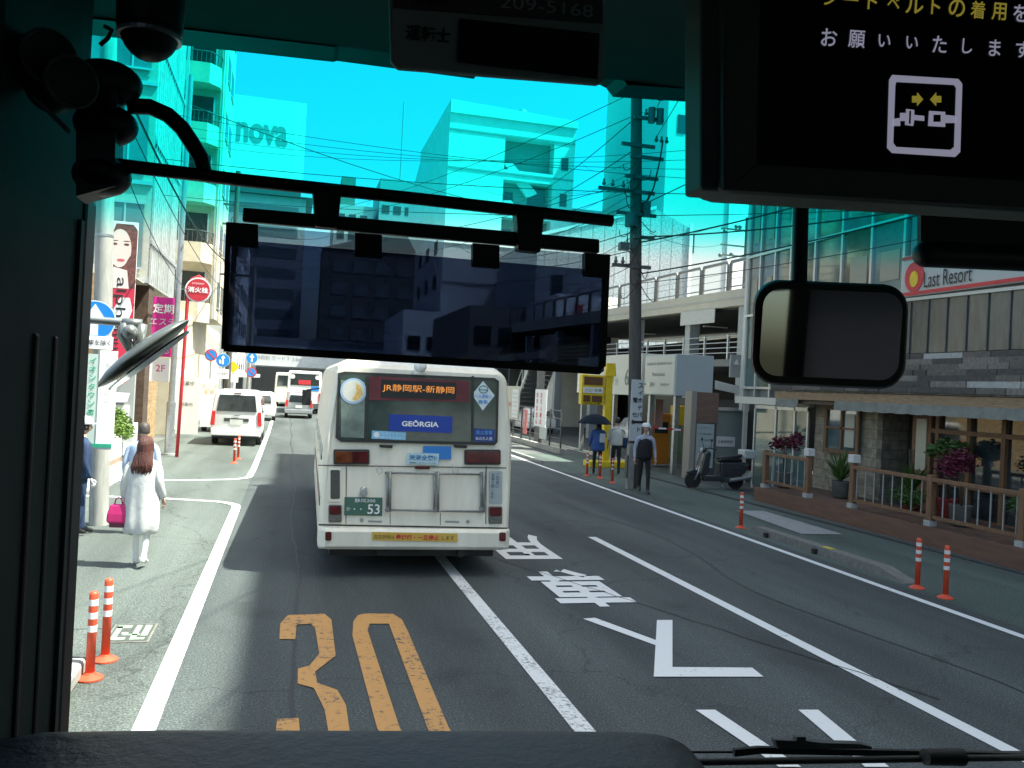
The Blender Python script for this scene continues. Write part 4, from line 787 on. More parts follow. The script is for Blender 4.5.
# magenta shop sign
mg = thing('magenta_sign', 'vertical magenta shop sign with white writing fixed to the left building', 'sign', (-3.8, 27.6, 2.3)); MB().box(-4.1, -3.5, 27.55, 27.62, 2.95, 4.75).build('board', magenta, mg, bevel=.01); MB().box(-4.1, -3.5, 27.55, 27.62, 2.2, 2.9).build('lower_board', txtwhite, mg)
text('定期', (-3.8, 27.54, 4.4), ZX, ZZ, .3, txtwhite, mg, bold=.02); text('エステ', (-3.8, 27.54, 4.0), ZX, ZZ, .2, MAT['sticker_ice'], mg); text('個室', (-3.8, 27.54, 3.55), ZX, ZZ, .26, mat('ink_orange', (.9, .35, .2), .5), mg, bold=.02); text('脱毛', (-3.8, 27.54, 3.15), ZX, ZZ, .2, txtwhite, mg); text('2F', (-3.8, 27.54, 2.6), ZX, ZZ, .2, magenta, mg)
sm = thing('red_sign', 'red shop sign with white letters on the building base behind the pole', 'sign', (-5, 24.9, 2.2)); MB().box(-4.95, -4.2, 24.3, 24.35, 2.15, 2.38).build('board', redm, sm); text('OPEN', (-4.58, 24.29, 2.26), ZX, ZZ, .12, txtwhite, sm, w=.5)
# silver pole, red hydrant pole
sv = thing('street_pole', 'silver metal street pole standing left of the red pole', 'pole', (-3.42, 27.4, 0)); mb = MB(); mb.smooth = True; mb.cyl((-3.42, 27.4, 0), (-3.42, 27.4, 1.6), .13, .13, 16); mb.cyl((-3.42, 27.4, 1.6), (-3.34, 27.4, 11.5), .09, .07, 14); mb.build('pole', steel, sv); MB().cyl((-3.42, 27.4, 0), (-3.42, 27.4, .05), .2).build('base', conc, sv)
hp = thing('hydrant_sign', 'red pole bent at its top holding a round red fire hydrant sign', 'hydrant sign', (-3.12, 26.8, 0))
mb = MB(); mb.tube([(-3.12, 26.8, 0), (-3.08, 26.8, 2.2), (-3.05, 26.8, 4.5), (-3.03, 26.8, 5.0), (-2.95, 26.8, 5.28), (-2.76, 26.8, 5.38), (-2.56, 26.8, 5.25), (-2.5, 26.8, 5.0)], .05, 10); mb.build('pole', redm, hp)
mb = MB(); mb.cyl((-2.76, 26.78, 4.97), (-2.76, 26.75, 4.97), .37, n=36); mb.build('rim', txtwhite, hp); mb = MB(); mb.cyl((-2.76, 26.75, 4.97), (-2.76, 26.74, 4.97), .33, n=36); mb.build('face', redm, hp); text('消火栓', (-2.76, 26.73, 4.97), ZX, ZZ, .17, txtwhite, hp, w=.58, bold=.03); text('HYDRANT', (-2.76, 26.73, 5.16), ZX, ZZ, .05, txtwhite, hp)
# apartment block with balconies
ab = thing('apartment_building', 'beige apartment block with chamfered balconies stacked over the street', 'building', (-9, 44, 0))
MB().box(-14, -3.75, 44, 49.5, 5.2, 30).build('wall', beige, ab); MB().box(-14, -4.6, 36.0, 62, 0, 5.19).build('lower_wall', beige, ab)
for i in range(9):
    z = 4.95+i*2.85
    if z > 27: break
    out = [(-6.9, 43.99), (-6.9, 42.9), (-4.4, 42.9), (-3.95, 43.45), (-3.95, 43.99)]
    mb = MB(); mb.slab([(x, y, z) for x, y in out], (0, 0, .14)); bl = mb.build('balcony', beige, ab)
    mb = MB()
    for (xa, ya), (xb, yb) in zip(out[1:-1], out[2:]):
        d = Vector((yb-ya, xa-xb, 0)).normalized()*.09; mb.slab([(xa, ya, z+.14), (xb, yb, z+.14), (xb, yb, z+.95), (xa, ya, z+.95)], -d)
    mb.build('parapet', beige, bl); mb = MB()
    for (xa, ya), (xb, yb) in zip(out[1:-1], out[2:]):
        L_ = math.hypot(xb-xa, yb-ya); nn = max(2, int(L_/.2)); mb.cyl((xa, ya+.04, z+1.5), (xb, yb+.04, z+1.5), .025, n=6)
        for q in range(nn): t_ = q/nn; mb.cyl((xa+(xb-xa)*t_, ya+.04+(yb-ya)*t_, z+.95), (xa+(xb-xa)*t_, ya+.04+(yb-ya)*t_, z+1.5), .014, n=5)
    mb.build('railing', dgrey, bl)
    f = MB().box(-6.7, -4.2, 43.96, 43.99, z+.2, z+2.5).build('window', glassd, ab); mb = MB(); [mb.box(x, x+.07, 43.92, 43.96, z+.2, z+2.5) for x in (-6.7, -5.4, -4.27)]; mb.build('frame', alu, f)
    MB().box(-5.2, -4.7, 43.4, 43.7, z+.15, z+.75).build('air_conditioner', whitew, bl)
    for y in (45, 47.3): f = MB().box(-3.77, -3.73, y, y+1.5, z+.9, z+2.2).build('window', glassd, ab); MB().box(-3.77, -3.69, y-.05, y+1.55, z+.84, z+.9).build('sill', alu, f)
mb = MB(); [mb.cyl((x, 43.9, 5.2), (x, 43.9, 28), .05, n=8) for x in (-3.85,)]; mb.build('drainpipe', alu, ab)
MB().box(-4.9, -4.56, 36.2, 44, .1, 2.6).build('shopfront', whitew, ab); 
for y in (37, 38.6, 40.2): MB().box(-4.57, -4.5, y, y+.9, .3, 2.2).build('door_panel', MAT['panel_pale'], ab)
sb = thing('shop_signboard', 'white standing signboard with small black notices by the shop wall', 'signboard', (-4.2, 34.8, 0)); MB().box(-4.15, -3.35, 34.8, 34.88, .15, 2.35).build('board', whitew, sb); MB().box(-3.35, -2.75, 35.6, 35.66, .4, 2.3).build('side_board', txtwhite, sb)
text('営業中', (-3.8, 34.79, 2.1), ZX, ZZ, .16, txtblack, sb); text('ランチ\n定食', (-3.05, 35.59, 1.9), ZX, ZZ, .4, MAT['strip_yellow'], sb); text('御案内', (-3.8, 34.79, 1.3), ZX, ZZ, .14, txtblack, sb)
for i, x in enumerate((-4.1, -3.95, -3.8)): pass
# low white buildings further along the left
for i, (y0, y1, h_, x, m, lb) in enumerate(((59, 70, 9, -4.4, greyw, 'grey shop building after the apartment block'), (71, 84, 14, -4.2, whitew, 'white office building before the railway bridge'), (85, 104, 8, -4.0, greyw, 'low grey building beside the railway bridge'))):
    t = thing('shop_building', lb, 'building', (x-4, y0, 0), 'low buildings along the left side'); MB().box(x-8, x, y0, y1, 0, h_).build('wall', m, t)
    for zz in [3+2.8*q for q in range(int((h_-3)/2.8)+1)]:
        for yy in range(int(y0)+1, int(y1)-1, 3):
            if zz+1.4 < h_: MB().box(x-.02, x+.02, yy, yy+1.6, zz, zz+1.3).build('window', glassd, t)
    MB().box(x-.03, x+.04, y0+.5, y1-.5, .2, 2.3).build('shopfront', glassd, t); MB().box(x, x+.6, y0+.4, y1-.4, 2.4, 2.75).build('awning', whitew, t)
# small round signs
def rsign(x, y, z, r, label, kind, pole=True):
    t = thing('road_sign', label, 'road sign', (x, y, 0))
    if pole: mb = MB(); mb.cyl((x, y+.06, 0), (x, y+.06, z+r), .04, n=10); mb.build('pole', steel, t)
    mb = MB(); mb.cyl((x, y, z), (x, y-.02, z), r, n=28); mb.build('rim', redm if kind == 'np' else txtwhite, t)
    mb = MB(); mb.cyl((x, y-.02, z), (x, y-.03, z), r*.80 if kind == 'np' else r*.95, n=28); mb.build('face', bluem, t)
    if kind == 'np': MB().obox((x, y-.035, z), (ZX-ZZ).normalized(), ZY, (ZX+ZZ).normalized(), r*.8, .004, r*.1).build('slash', redm, t)
    elif kind == 'up': MB().slab([(x+a*r, y-.03, z+b*r) for a, b in ((-.15,-.7),(.15,-.7),(.15,.1),(.45,.1),(0,.75),(-.45,.1),(-.15,.1))], (0,-.01,0)).build('arrow', txtwhite, t)
    else: 
        mb = MB(); mb.slab([(x+a*r, y-.03, z+b*r) for a, b in ((-.1,-.6),(.12,-.6),(.12,.3),(.35,.3),(.02,.75),(-.3,.3),(-.1,.3))], (0,-.01,0)); mb.sph((x-.4*r, y-.03, z-.1*r), r*.16, (1, .2, 1)); mb.box(x-.5*r, x-.2*r, y-.045, y-.03, z-.5*r, z-.2*r); mb.build('symbol', txtwhite, t)
    return t
rsign(-3.88, 45, 3.45, .30, 'round no parking sign, blue with red slash, left of the blue one', 'np')
t = rsign(-3.30, 45, 3.22, .34, 'round blue pedestrian and cycle sign above a white plate', 'ped'); MB().box(-3.6, -2.98, 44.96, 44.99, 2.3, 2.78).build('plate', txtwhite, t); text('歩行者優先', (-3.29, 44.95, 2.55), ZX, ZZ, .12, txtblack, t, w=.5)
t = rsign(-2.55, 60, 3.72, .38, 'small round blue sign with white arrow on the far pole', 'up')
t = rsign(-2.52, 59.7, 2.75, .34, 'small round no parking sign below the arrow on the far pole', 'np', False)
t = thing('warning_sign', 'yellow and white warning sign on a post in front of the far shops', 'road sign', (-3.1, 50, 0)); MB().slab([(-3.1+a, 50, 2.95+b) for a, b in ((-.35,0),(0,-.35),(.35,0),(0,.35))], (0,-.02,0)).build('face', yellow, t); MB().box(-3.4, -2.8, 49.98, 50, 2.1, 2.55).build('plate', whitew, t); mb = MB(); mb.cyl((-3.1, 50.04, 0), (-3.1, 50.04, 3.2), .05); mb.build('pole', steel, t)
t = thing('utility_pole', 'pale far utility pole behind the small round signs', 'utility pole', (-2.7, 61, 0)); mb = MB(); mb.cyl((-2.72, 61, 0), (-2.72, 61, 10), .17, .13, 12); mb.build('pole', polec, t)
t = thing('utility_pole', 'utility pole hung with cable coils and boxes beside the apartment balconies', 'utility pole', (-3.4, 46, 0)); mb = MB(); mb.cyl((-3.1, 46, 0), (-3.1, 46, 13), .16, .12, 12); mb.build('pole', poled, t); mb = MB(); mb.cyl((-2.7, 46, 8.6), (-2.7, 46, 9.5), .28, n=14); mb.build('transformer', steel, t)
rn = random.Random(12); mb = MB()
for q in range(16):
    z = rn.uniform(5.2, 10.5); a = rn.uniform(.1, .4); mb.tube([(-3.1+a*math.cos(R(i*40))+.15, 46+.3*math.sin(R(i*40)), z+a*math.sin(R(i*40))*1.1) for i in range(9)], .018, 5)
mb.build('cable_loop', cablem, t); mb = MB(); [mb.box(-3.9, -2.3, 45.95, 46.05, z, z+.1) for z in (7.6, 10.2, 11.2)]; mb.build('crossarm', dgrey, t)
# railway bridge across the end of the road
rb = thing('railway_bridge', 'white railway bridge beam with faint lettering crossing the far end of the road', 'bridge', (0, 110, 0)); MB().box(-16, 30, 110, 116, 3.9, 6.6).build('beam', whitew, rb)
for x in (-8.2, 9.5): MB().box(x, x+1.4, 110.3, 115.7, 0, 3.9).build('pier', conc, rb)
text('静岡駅 ガード下 3.8m', (-1.5, 109.98, 4.9), ZX, ZZ, .55, mat('ink_grey', (.3, .32, .33), .6), rb, w=5.5); mb = MB(); mb.box(-16, 30, 110, 110.1, 6.6, 7.5); mb.build('parapet', greyw, rb)
t = thing('underpass_shade', 'dark sheet painted as the shade under the railway bridge', 'wall', (0, 119, 0)); MB().box(-20, 20, 119, 119.5, 0, 3.85).build('wall', mat('tunnel_shade', (.03, .035, .04), .8), t);  # near-black sheet added to paint the shade below the beam
# nova billboard
nv = thing('billboard', 'large white rooftop billboard reading nova in rounded letters', 'billboard', (-4, 130, 0))
MB().box(-10.2, -1.0, 130, 133, 31, 43.3).build('board', mat('billboard_white', (.66, .69, .67), .6), nv); MB().box(-1.0, .4, 130.1, 133, 31, 43.3).build('board_side', whitew, nv)
text('nova', (-5.7, 129.95, 38.0), ZX, ZZ, 2.9, mat('ink_teal_grey', (.20, .28, .28), .6), nv, w=7.2, bold=.03)
MB().box(-12, .2, 130, 140, 29, 31).build('base', dgrey, nv)
t = thing('office_building', 'dark slab roofed office building beneath the nova billboard', 'building', (-5, 141, 0)); MB().box(-14, 1, 129, 142, 0, 28.9).build('wall', greyw, t); MB().box(-15, 2, 128, 143, 28.9, 28.99).build('roof', dgrey, t)
wgrey = mat('window_grey', (.15, .19, .20), .3)
for z in range(8, 27, 3): MB().box(-13, 0, 128.96, 129, z, z+1.5).build('window', wgrey, t)
# ------------------------------------------------------------------ distant buildings in the middle
def winrow(par, x0, x1, y, z0, nx, nz, dx, dz, w, h, m=glassd, name='window'):
    for i in range(nx):
        for j in range(nz): MB().box(x0+i*dx, x0+i*dx+w, y-.05, y, z0+j*dz, z0+j*dz+h).build(name, m, par)
tw = thing('office_tower', 'grey stepped office tower far down the road with an aerial', 'building', (8, 150, 0)); MB().box(6, 12.5, 150, 165, 0, 33).build('wall', greyw, tw); MB().box(7, 9.4, 150.5, 155, 33, 38).build('stair_tower', concd, tw); winrow(tw, 6.6, 12, 150, 6, 3, 9, 1.9, 3, 1.2, 1.4)
t = thing('office_tower', 'grey blue box tower with an aerial between the stepped tower and the white block', 'building', (17, 150, 0)); MB().box(13.5, 20, 149, 162, 0, 38).build('wall', mat('tower_blue', (.22, .30, .32), .6), t); MB().cyl((17, 150, 38), (17, 150, 52), .12).build('aerial', steel, t); winrow(t, 14, 20, 149, 5, 3, 10, 2, 3, 1.3, 1.4)
t = thing('low_building', 'long low building with slanted grey roof seen under the sun visor bracket', 'building', (8, 120, 0)); MB().box(3.5, 27, 122, 130, 0, 21).build('wall', mat('brown_grey_wall', (.12, .125, .12), .8, var=.1), t); MB().slab([(3.5, 121.9, 21), (16, 121.9, 25), (27, 121.9, 21)], (0, 8, 0)).build('roof', dgrey, t); winrow(t, 5, 26, 122, 5, 7, 5, 3, 3.2, 2, 1.6, wgrey)
# white block with open stair
blockw = mat('block_white', (.62, .63, .61), .8, var=.08, scale=.6)
wb = thing('apartment_building', 'white block with green tinted parapet and open diagonal stair landings', 'building', (20, 95, 0))
MB().box(15.2, 21.4, 90, 112, 0, 31.8).build('wall', blockw, wb); MB().box(21.4, 27, 91.6, 112, 0, 31.8).build('recessed_wall', mat('block_recess_shade', (.26, .30, .29), .8), wb); MB().box(27, 29.4, 90, 112, 0, 31.8).build('wall', blockw, wb); MB().box(21.4, 27, 90, 91.6, 30.0, 31.8).build('top_wall', blockw, wb)  # recess shade painted in as a darker grey-green wall colour
MB().slab([(15.2, 89.8, 31.8), (29.6, 89.8, 31.8), (29.6, 89.8, 32.6), (15.2, 89.8, 33.2)], (0, 22, 0)).build('roof', blockw, wb)
mb = MB(); 
mb.loft([[Vector((x, y, z)) for x, z in ((15.2, 20), (15.19-dx, 22), (15.19-dx, 27-dz), (15.2, 31.8))] for y, dx, dz in ((90.1, .0, 0), (97, .8, 0), (112, 1.2, 1))]); mb.build('side_bay', blockw, wb)
for i in range(7):
    z = 26.4-i*4.1
    if z < 2: break
    MB().box(21.4, 27, 90.0, 91.6, z-1.1, z-.0).build('landing', blockw, wb)
    MB().slab([(21.6, 90.9, z-.1+1.0), (22.6, 90.9, z+1.0), (25.6, 90.9, z-3.0+.9), (24.4, 90.9, z-3.0+.4)], (0, .6, 0)).build('stair_flight', white, wb)
    MB().box(24.6, 26.6, 91.5, 91.55, z-3.8, z-1.3).build('opening', glassd, wb); MB().box(21.9, 22.9, 91.5, 91.55, z-3.3, z-2.1).build('window', glassd, wb)
for z in (26.5, 22.6, 18.7, 14.8): MB().box(15.11, 15.19, 94, 96, z-1.6, z).build('window', glassd, wb); MB().box(15.11, 15.19, 100, 102, z-1.6, z).build('window', glassd, wb); MB().box(15.11, 15.19, 106, 108, z-1.6, z).build('window', glassd, wb)
mb = MB(); [mb.box(15.2, 29.4, 89.93, 90.0, z, z+.18) for z in (30.0, 25.9, 21.8, 17.7, 13.6)]; mb.build('floor_line', mat('line_grey', (.3, .32, .32), .7), wb)
for z in (27.0, 23, 19): MB().box(27.9, 28.7, 89.94, 90, z, z+1.4).build('window', glassd, wb)
t = thing('rooftop_vent', 'small rooftop ventilator on the white block', 'ventilator', (24, 95, 33)); mb = MB(); mb.cyl((24.5, 95, 32.4), (24.5, 95, 34.2), .3); mb.sph((24.5, 95, 34.3), .6); mb.build('cowl', steel, t)
# corrugated grey building, white tall block
corr = brick_mat('corrugated', (.36, .40, .42), (.33, .37, .39), (.20, .23, .24), 1.1, 40, 0, FY, .6, .4)
t = thing('warehouse', 'pale grey ribbed metal building with sloping roofline behind the wooden pole', 'building', (30, 74, 0)); MB().slab([(20.5, 72, 0), (35, 72, 0), (35, 72, 18.2), (31.6, 72, 19.6), (20.5, 72, 16.0)], (0, 15, 0)).build('wall', corr, t); MB().slab([(20.4, 71.9, 16.0), (31.6, 71.9, 19.6), (31.6, 71.9, 19.9), (20.4, 71.9, 16.3)], (0, 15.2, 0)).build('roof', alu, t)
MB().box(22, 23, 71.93, 71.99, 11, 12.8).build('window', glassd, t)
MB().box(35, 35.3, 71.8, 72.05, 0, 18.6).build('corner_pipe', whitew, t)
t = thing('tall_building', 'tall grey and white block with few small windows behind the elevated deck', 'building', (40, 80, 0)); MB().box(35.9, 43.2, 80, 98, 0, 44).build('wall', mat('tall_shaded', (.46, .48, .48), .7, var=.05), t); MB().box(43.2, 60, 79.8, 98, 0, 44).build('lit_wall', whitew, t)  # shaded and lit faces of one block painted grey and white
for x, z in ((37, 29.5), (37.1, 17.5), (38.6, 17.4), (37.1, 9.5)): f = MB().box(x, x+.9, 79.94, 79.99, z, z+1.9).build('window', glassd, t)
t = thing('office_building', 'white building with small square windows behind the visor near the pole', 'building', (32, 100, 0)); MB().box(29.5, 41, 99, 110, 0, 25).build('wall', whitew, t); winrow(t, 30, 41, 99, 3, 4, 6, 2.6, 3.5, 1.2, 1.6)
t = thing('shop_building', 'white building with red banner seen between visor and pole', 'building', (18, 60, 0)); MB().box(18.2, 23, 58, 66, 0, 9.5).build('wall', whitew, t); MB().box(19.5, 20.1, 57.9, 57.99, 7.0, 8.8).build('red_banner', redm, t); winrow(t, 20.5, 22.8, 58, 6, 2, 1, 1.1, 3, .8, 1.4)
# the street's right side blocks further away (their fronts bound the road)
for x0, x1, y0, y1, h_, m, lb in ((13.5, 18, 66, 84, 9, concd, 'grey building behind the car park at the right of the road'), (10.8, 14.8, 86, 104, 10, whitew, 'white building at the right just before the railway bridge')):
    t = thing('street_building', lb, 'building', (x0, y0, 0)); MB().box(x0, x1, y0, y1, 0, h_).build('wall', m, t); winrow(t, x0+.5, x1, y0, 3, 2, 2, 2, 3, 1.3, 1.4)
    for yy in range(int(y0)+1, int(y1)-2, 3): MB().box(x0-.03, x0, yy, yy+1.8, 3.4, 5).build('window', glassd, t)
# ------------------------------------------------------------------ elevated deck and car park
dk = thing('elevated_deck', 'cream parking deck raised on grey columns with railings on the right', 'parking deck', (16, 40, 0)); deckm = mat('deck_cream', (.44, .42, .36), .8, var=.08, scale=1.5)
MB().slab([(16, 27.2, 6.0), (16, 62, 6.75), (16, 62, 7.45), (16, 27.2, 6.62)], (12, 0, 0)).build('slab', deckm, dk)
MB().slab([(16.3, 27.3, 5.93), (16.3, 61.9, 6.68), (16.3, 61.9, 6.73), (16.3, 27.3, 5.98)], (7.6, 0, 0)).build('ceiling_shade', mat('parking_shade', (.035, .04, .04), .8), dk)  # added sheet under the slab: the deck's shade put into a near-black colour
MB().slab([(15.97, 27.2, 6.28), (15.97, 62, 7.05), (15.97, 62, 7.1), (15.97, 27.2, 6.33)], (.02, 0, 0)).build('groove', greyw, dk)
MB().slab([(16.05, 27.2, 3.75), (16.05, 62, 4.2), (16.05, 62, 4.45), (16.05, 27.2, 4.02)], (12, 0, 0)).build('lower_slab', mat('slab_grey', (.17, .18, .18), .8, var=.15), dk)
MB().box(24, 24.3, 22, 62, 0, 6).build('back_wall', mat('parking_shade', (.035, .04, .04), .8), dk)  # near-black colour paints the darkness inside the deck
MB().box(15.95, 24, 62, 62.3, 0, 6.7).build('end_wall', MAT['parking_shade'], dk)
for y in (28.2, 32.6, 38.4, 44.4, 51, 58): MB().box(16.1, 16.55, y, y+.45, 0, 6.3).build('column', mat('column_grey', (.30, .33, .34), .6, var=.1), dk)
mb = MB(); y = 27.3
for (ya, yb) in ((27.3, 62),):
    yy = ya
    while yy < yb:
        zt = 6.62+(yy-27.2)*.0238; mb.tube([(16.1, yy, zt), (16.1, yy, zt+1.0), (16.1, yy+.1, zt+1.12), (16.1, yy+2.0, zt+1.16), (16.1, yy+2.1, zt+1.04), (16.1, yy+2.1, zt)], .07, 6); mb.cyl((16.1, yy, zt+.15), (16.1, yy+2.1, zt+.2), .03, n=6)
        for q in (.45, .7): mb.cyl((16.1, yy, zt+q), (16.1, yy+2.1, zt+q+.05), .012, n=5)
        yy += 2.25
mb.build('upper_railing', mat('rail_grey', (.17, .18, .19), .5, .2), dk)
mb = MB(); yy = 27.4
while yy < 60:
    zt = 4.02+(yy-27.2)*.0124; mb.box(16.08, 16.16, yy, yy+.1, zt, zt+.95)
    for q in (.25, .45, .65, .9): mb.cyl((16.12, yy, zt+q), (16.12, yy+1.9, zt+q+.02), .025, n=6)
    yy += 1.9
mb.build('lower_railing', steel, dk)
mb = MB(); yy = 35.6; MB().slab([(15.93, 30.2, 5.5), (15.93, 33.2, 5.55), (15.93, 33.2, 6.12), (15.93, 30.2, 6.05)], (.03, 0, 0)).build('hanging_sheet', mat('sheet_grey', (.42, .43, .42), .7, var=.1), dk)
for i, (x, y) in enumerate(((18, 30), (18.5, 36), (18, 43))): MB().box(x, x+1.2, y, y+.15, 5.85, 5.9).build('tube_lamp', txtwhite, dk)
# stair
stt = thing('outdoor_stair', 'dark metal stair climbing to the elevated deck beside the car park', 'stair', (13.5, 46, 0)); mb = MB()
for i in range(16): mb.box(13.2, 14.6, 50.6-.28*i-.3, 50.6-.28*i, .2+.26*i, .25+.26*i); mb.box(13.2, 14.6, 50.6-.28*i-.02, 50.6-.28*i, .0+.26*i, .25+.26*i)
mb.build('treads', dgrey, stt)
for x in (13.15, 14.6):
    mb = MB(); mb.slab([(x, 51, .0), (x, 51, .3), (x, 46.1, 4.7), (x, 46.1, 4.3)], (.06, 0, 0)); mb.build('stringer', steel, stt); mb = MB(); mb.cyl((x, 51, 1.2), (x, 46.1, 5.5), .03); [mb.cyl((x, 51-.98*q, .2+.86*q), (x, 51-.98*q, 1.2+.86*q), .018, n=6) for q in range(6)]; mb.build('handrail', steel, stt)
# car-park edge: frame portal + fence + posters
pf = thing('steel_portal', 'dark steel beam and posts over the far end of the car park fence', 'steel frame', (12, 50, 0)); [MB().box(11.2, 11.5, y, y+.3, 0, 4.0).build('post', dgrey, pf) for y in (38, 48.5, 55)]; MB().box(11.2, 11.5, 38, 56, 4.0, 4.35).build('beam', conc, pf)
fn = thing('car_park_fence', 'dark wire fence on a low kerb along the car park', 'fence', (10.6, 42, 0)); MB().box(10.5, 10.7, 32.2, 62, 0, .22).build('kerb', conc, fn); mb = MB(); yy = 32.4
while yy < 62: mb.box(10.57, 10.63, yy, yy+.06, .2, 1.75); yy += 1.5
for z in (.6, 1.0, 1.4, 1.72): mb.cyl((10.6, 32.4, z), (10.6, 62, z), .018, n=6)
mb.build('rails', dgrey, fn)
def poster(name, lb, y, w, z0, z1, m, x=10.5): t = thing(name, lb, 'notice', (x, y, z0)); MB().box(x-.04, x, y, y+w, z0, z1).build('board', m, t); return t
VX = -ZY
t = poster('notice_board', 'cream notice board with two columns of small print on the car park fence', 38.6, 2.6, 1.05, 2.65, mat('poster_cream', (.52, .50, .42), .7)); MB().box(10.44, 10.455, 38.7, 39.8, 1.15, 2.5).build('sheet', whitew, t)
text('月極駐車場', (10.43, 40.4, 1.75), VX, ZZ, .2, redm, t, w=1.1)
for q in range(6): text('ご利用案内 一日最大料金', (10.43, 39.25, 2.3-q*.2), VX, ZZ, .07, MAT['ink_grey'], t, w=.95)
t = poster('notice_board', 'white notice with two vertical rows of red writing on the fence', 34.2, 1.7, .95, 2.55, txtwhite); vtext(['お引入場は', 'お手ません'], (10.44, 34.9, 2.45), VX, ZZ, .25, mat('ink_red', (.6, .03, .06), .5), t, pitch=1.15, gap=2.4, bold=.03)
t = poster('notice_board', 'narrow red and white notice low on the fence', 37.1, .6, .5, 1.6, mat('poster_rose', (.6, .2, .2), .7)); vtext(['駐輪禁止'], (10.44, 37.4, 1.5), VX, ZZ, .16, txtwhite, t)
t = poster('notice_board', 'pale plain notice below the red writing on the fence', 34.0, 1.0, .45, .95, mat('poster_pale', (.5, .55, .5), .7))
# yellow gate and its sign
yg = thing('car_park_gate', 'bright yellow steel post with lamp sign box at the car park entry', 'gate', (10.3, 27.2, 0))
MB().box(10.42, 10.66, 27.2, 27.44, 0, 3.55).build('post', yellow, yg, bevel=.02); MB().box(9.9, 11.7, 27.0, 27.7, 0, .2).build('base', yellow, yg, bevel=.02); MB().slab([(10.4, 27.18, 3.55), (10.7, 27.18, 3.55), (10.75, 27.18, 3.1), (10.35, 27.18, 3.1)], (0, -.03, 0)).build('cap_plate', yellow, yg)
sx_ = MB().box(9.55, 10.36, 27.2, 27.5, 2.1, 3.12).build('sign_box', yellow, yg, bevel=.02); MB().box(9.62, 10.28, 27.17, 27.2, 2.78, 3.05).build('display', mat('display_brown', (.13, .06, .03), .3), sx_); MB().box(9.62, 9.86, 27.17, 27.2, 2.2, 2.42).build('display', MAT['display_brown'], sx_); MB().box(9.92, 10.28, 27.17, 27.2, 2.2, 2.42).build('display', MAT['display_brown'], sx_); MB().box(9.6, 10.3, 27.17, 27.2, 2.5, 2.7).build('label_strip', whitew, sx_); text('入口 空満', (9.95, 27.165, 2.6), ZX, ZZ, .11, txtblack, sx_, w=.6)
text('出庫注意', (9.95, 27.19, 2.15), ZX, ZZ, .06, txtblack, sx_, w=.6); MB().box(10.3, 10.5, 27.28, 27.38, 2.4, 2.6).build('mounting_arm', yellow, yg)
# booth signs
bx = thing('ticket_office', 'boxy white sign fascia over the dark ticket office on grey posts', 'kiosk', (12.5, 27, 0))
f = MB().box(12, 13.32, 25.14, 27.6, 2.55, 3.9).build('fascia', mat('fascia_grey', (.40, .45, .47), .6, var=.03), bx, bevel=.01); MB().box(11.97, 12, 25.2, 27.55, 2.58, 3.87).build('sign_face', mat('sign_cream', (.60, .60, .53), .6), f)
for s_, z, h_, w_ in (('PARKING INFORMATION', 3.6, .09, 1.9), ('Restaurant', 3.25, .13, 1.0), ('24H', 2.9, .16, .4), ('月極受付中', 2.9, .1, .7)): text(s_, (11.965, 26.4 if h_ != .16 else 26.9, z) if s_ != '月極受付中' else (11.965, 25.9, z), VX, ZZ, h_, mat('ink_dark_grey', (.12, .13, .13), .6), f, w=w_)
MB().box(12.8, 13.2, 25.10, 25.14, 2.62, 2.68).build('label', dgrey, f); 
f2 = MB().box(12, 13.2, 27.9, 34.8, 2.5, 4.0).build('fascia', MAT['sign_cream'], bx); text('50', (11.98, 31.0, 3.15), VX, ZZ, .6, mat('ink_faded', (.22, .24, .2), .6), f2, w=.9); text('60', (11.98, 29.0, 3.15), VX, ZZ, .6, MAT['ink_faded'], f2, w=.8); text('P', (11.98, 33.8, 3.2), VX, ZZ, .8, yellow, f2, bold=.05); text('分', (11.98, 28.2, 3.0), VX, ZZ, .3, MAT['ink_faded'], f2); text('分', (11.98, 30.2, 3.0), VX, ZZ, .3, MAT['ink_faded'], f2)
for x, y in ((12.15, 25.4), (12.7, 25.4), (12.15, 27.4), (12.15, 30.8), (12.15, 34.5)): MB().box(x, x+.16, y, y+.16, 0, 2.55).build('post', steel, bx)
MB().box(14.3, 14.5, 23.6, 34, 0, 2.5).build('back_wall', MAT['parking_shade'], bx)  # same near-black: the dim inside of the office is painted on
mc = thing('ticket_machine', 'orange ticket machine cabinet in the dark office opening', 'ticket machine', (12.6, 28, 0)); MB().box(12.5, 13.2, 27.9, 28.4, .1, 1.9).build('cabinet', mat('cabinet_orange', (.55, .20, .02), .5), mc, bevel=.02); MB().box(12.6, 13.1, 27.87, 27.9, 1.2, 1.6).build('screen', glassd, mc)
mc = thing('pay_station', 'green and yellow pay machine next to the orange cabinet', 'pay machine', (13.4, 28, 0)); MB().box(13.35, 13.6, 27.9, 28.4, .3, 1.5).build('cabinet', mat('cabinet_green', (.15, .33, .08), .5), mc, bevel=.02); MB().box(13.35, 13.85, 27.85, 28.3, 1.5, 2.2).build('head', yellow, mc, bevel=.02)
t = thing('hanging_poster', 'small red topped poster hanging inside the ticket office', 'poster', (12.4, 27.5, 1.8)); MB().box(12.45, 12.75, 27.6, 27.63, 1.4, 2.4).build('sheet', mat('poster_salmon', (.45, .25, .2), .6), t)
bar = thing('barrier_tape', 'red and white striped barrier tape stretched across the entry', 'barrier', (11.4, 24, 1.3)); 
for q in range(8): MB().box(10.2+q*.25, 10.45+q*.25, 24.5, 24.52, 1.52-.01*q, 1.57-.01*q).build('stripe', redm if q % 2 else txtwhite, bar)
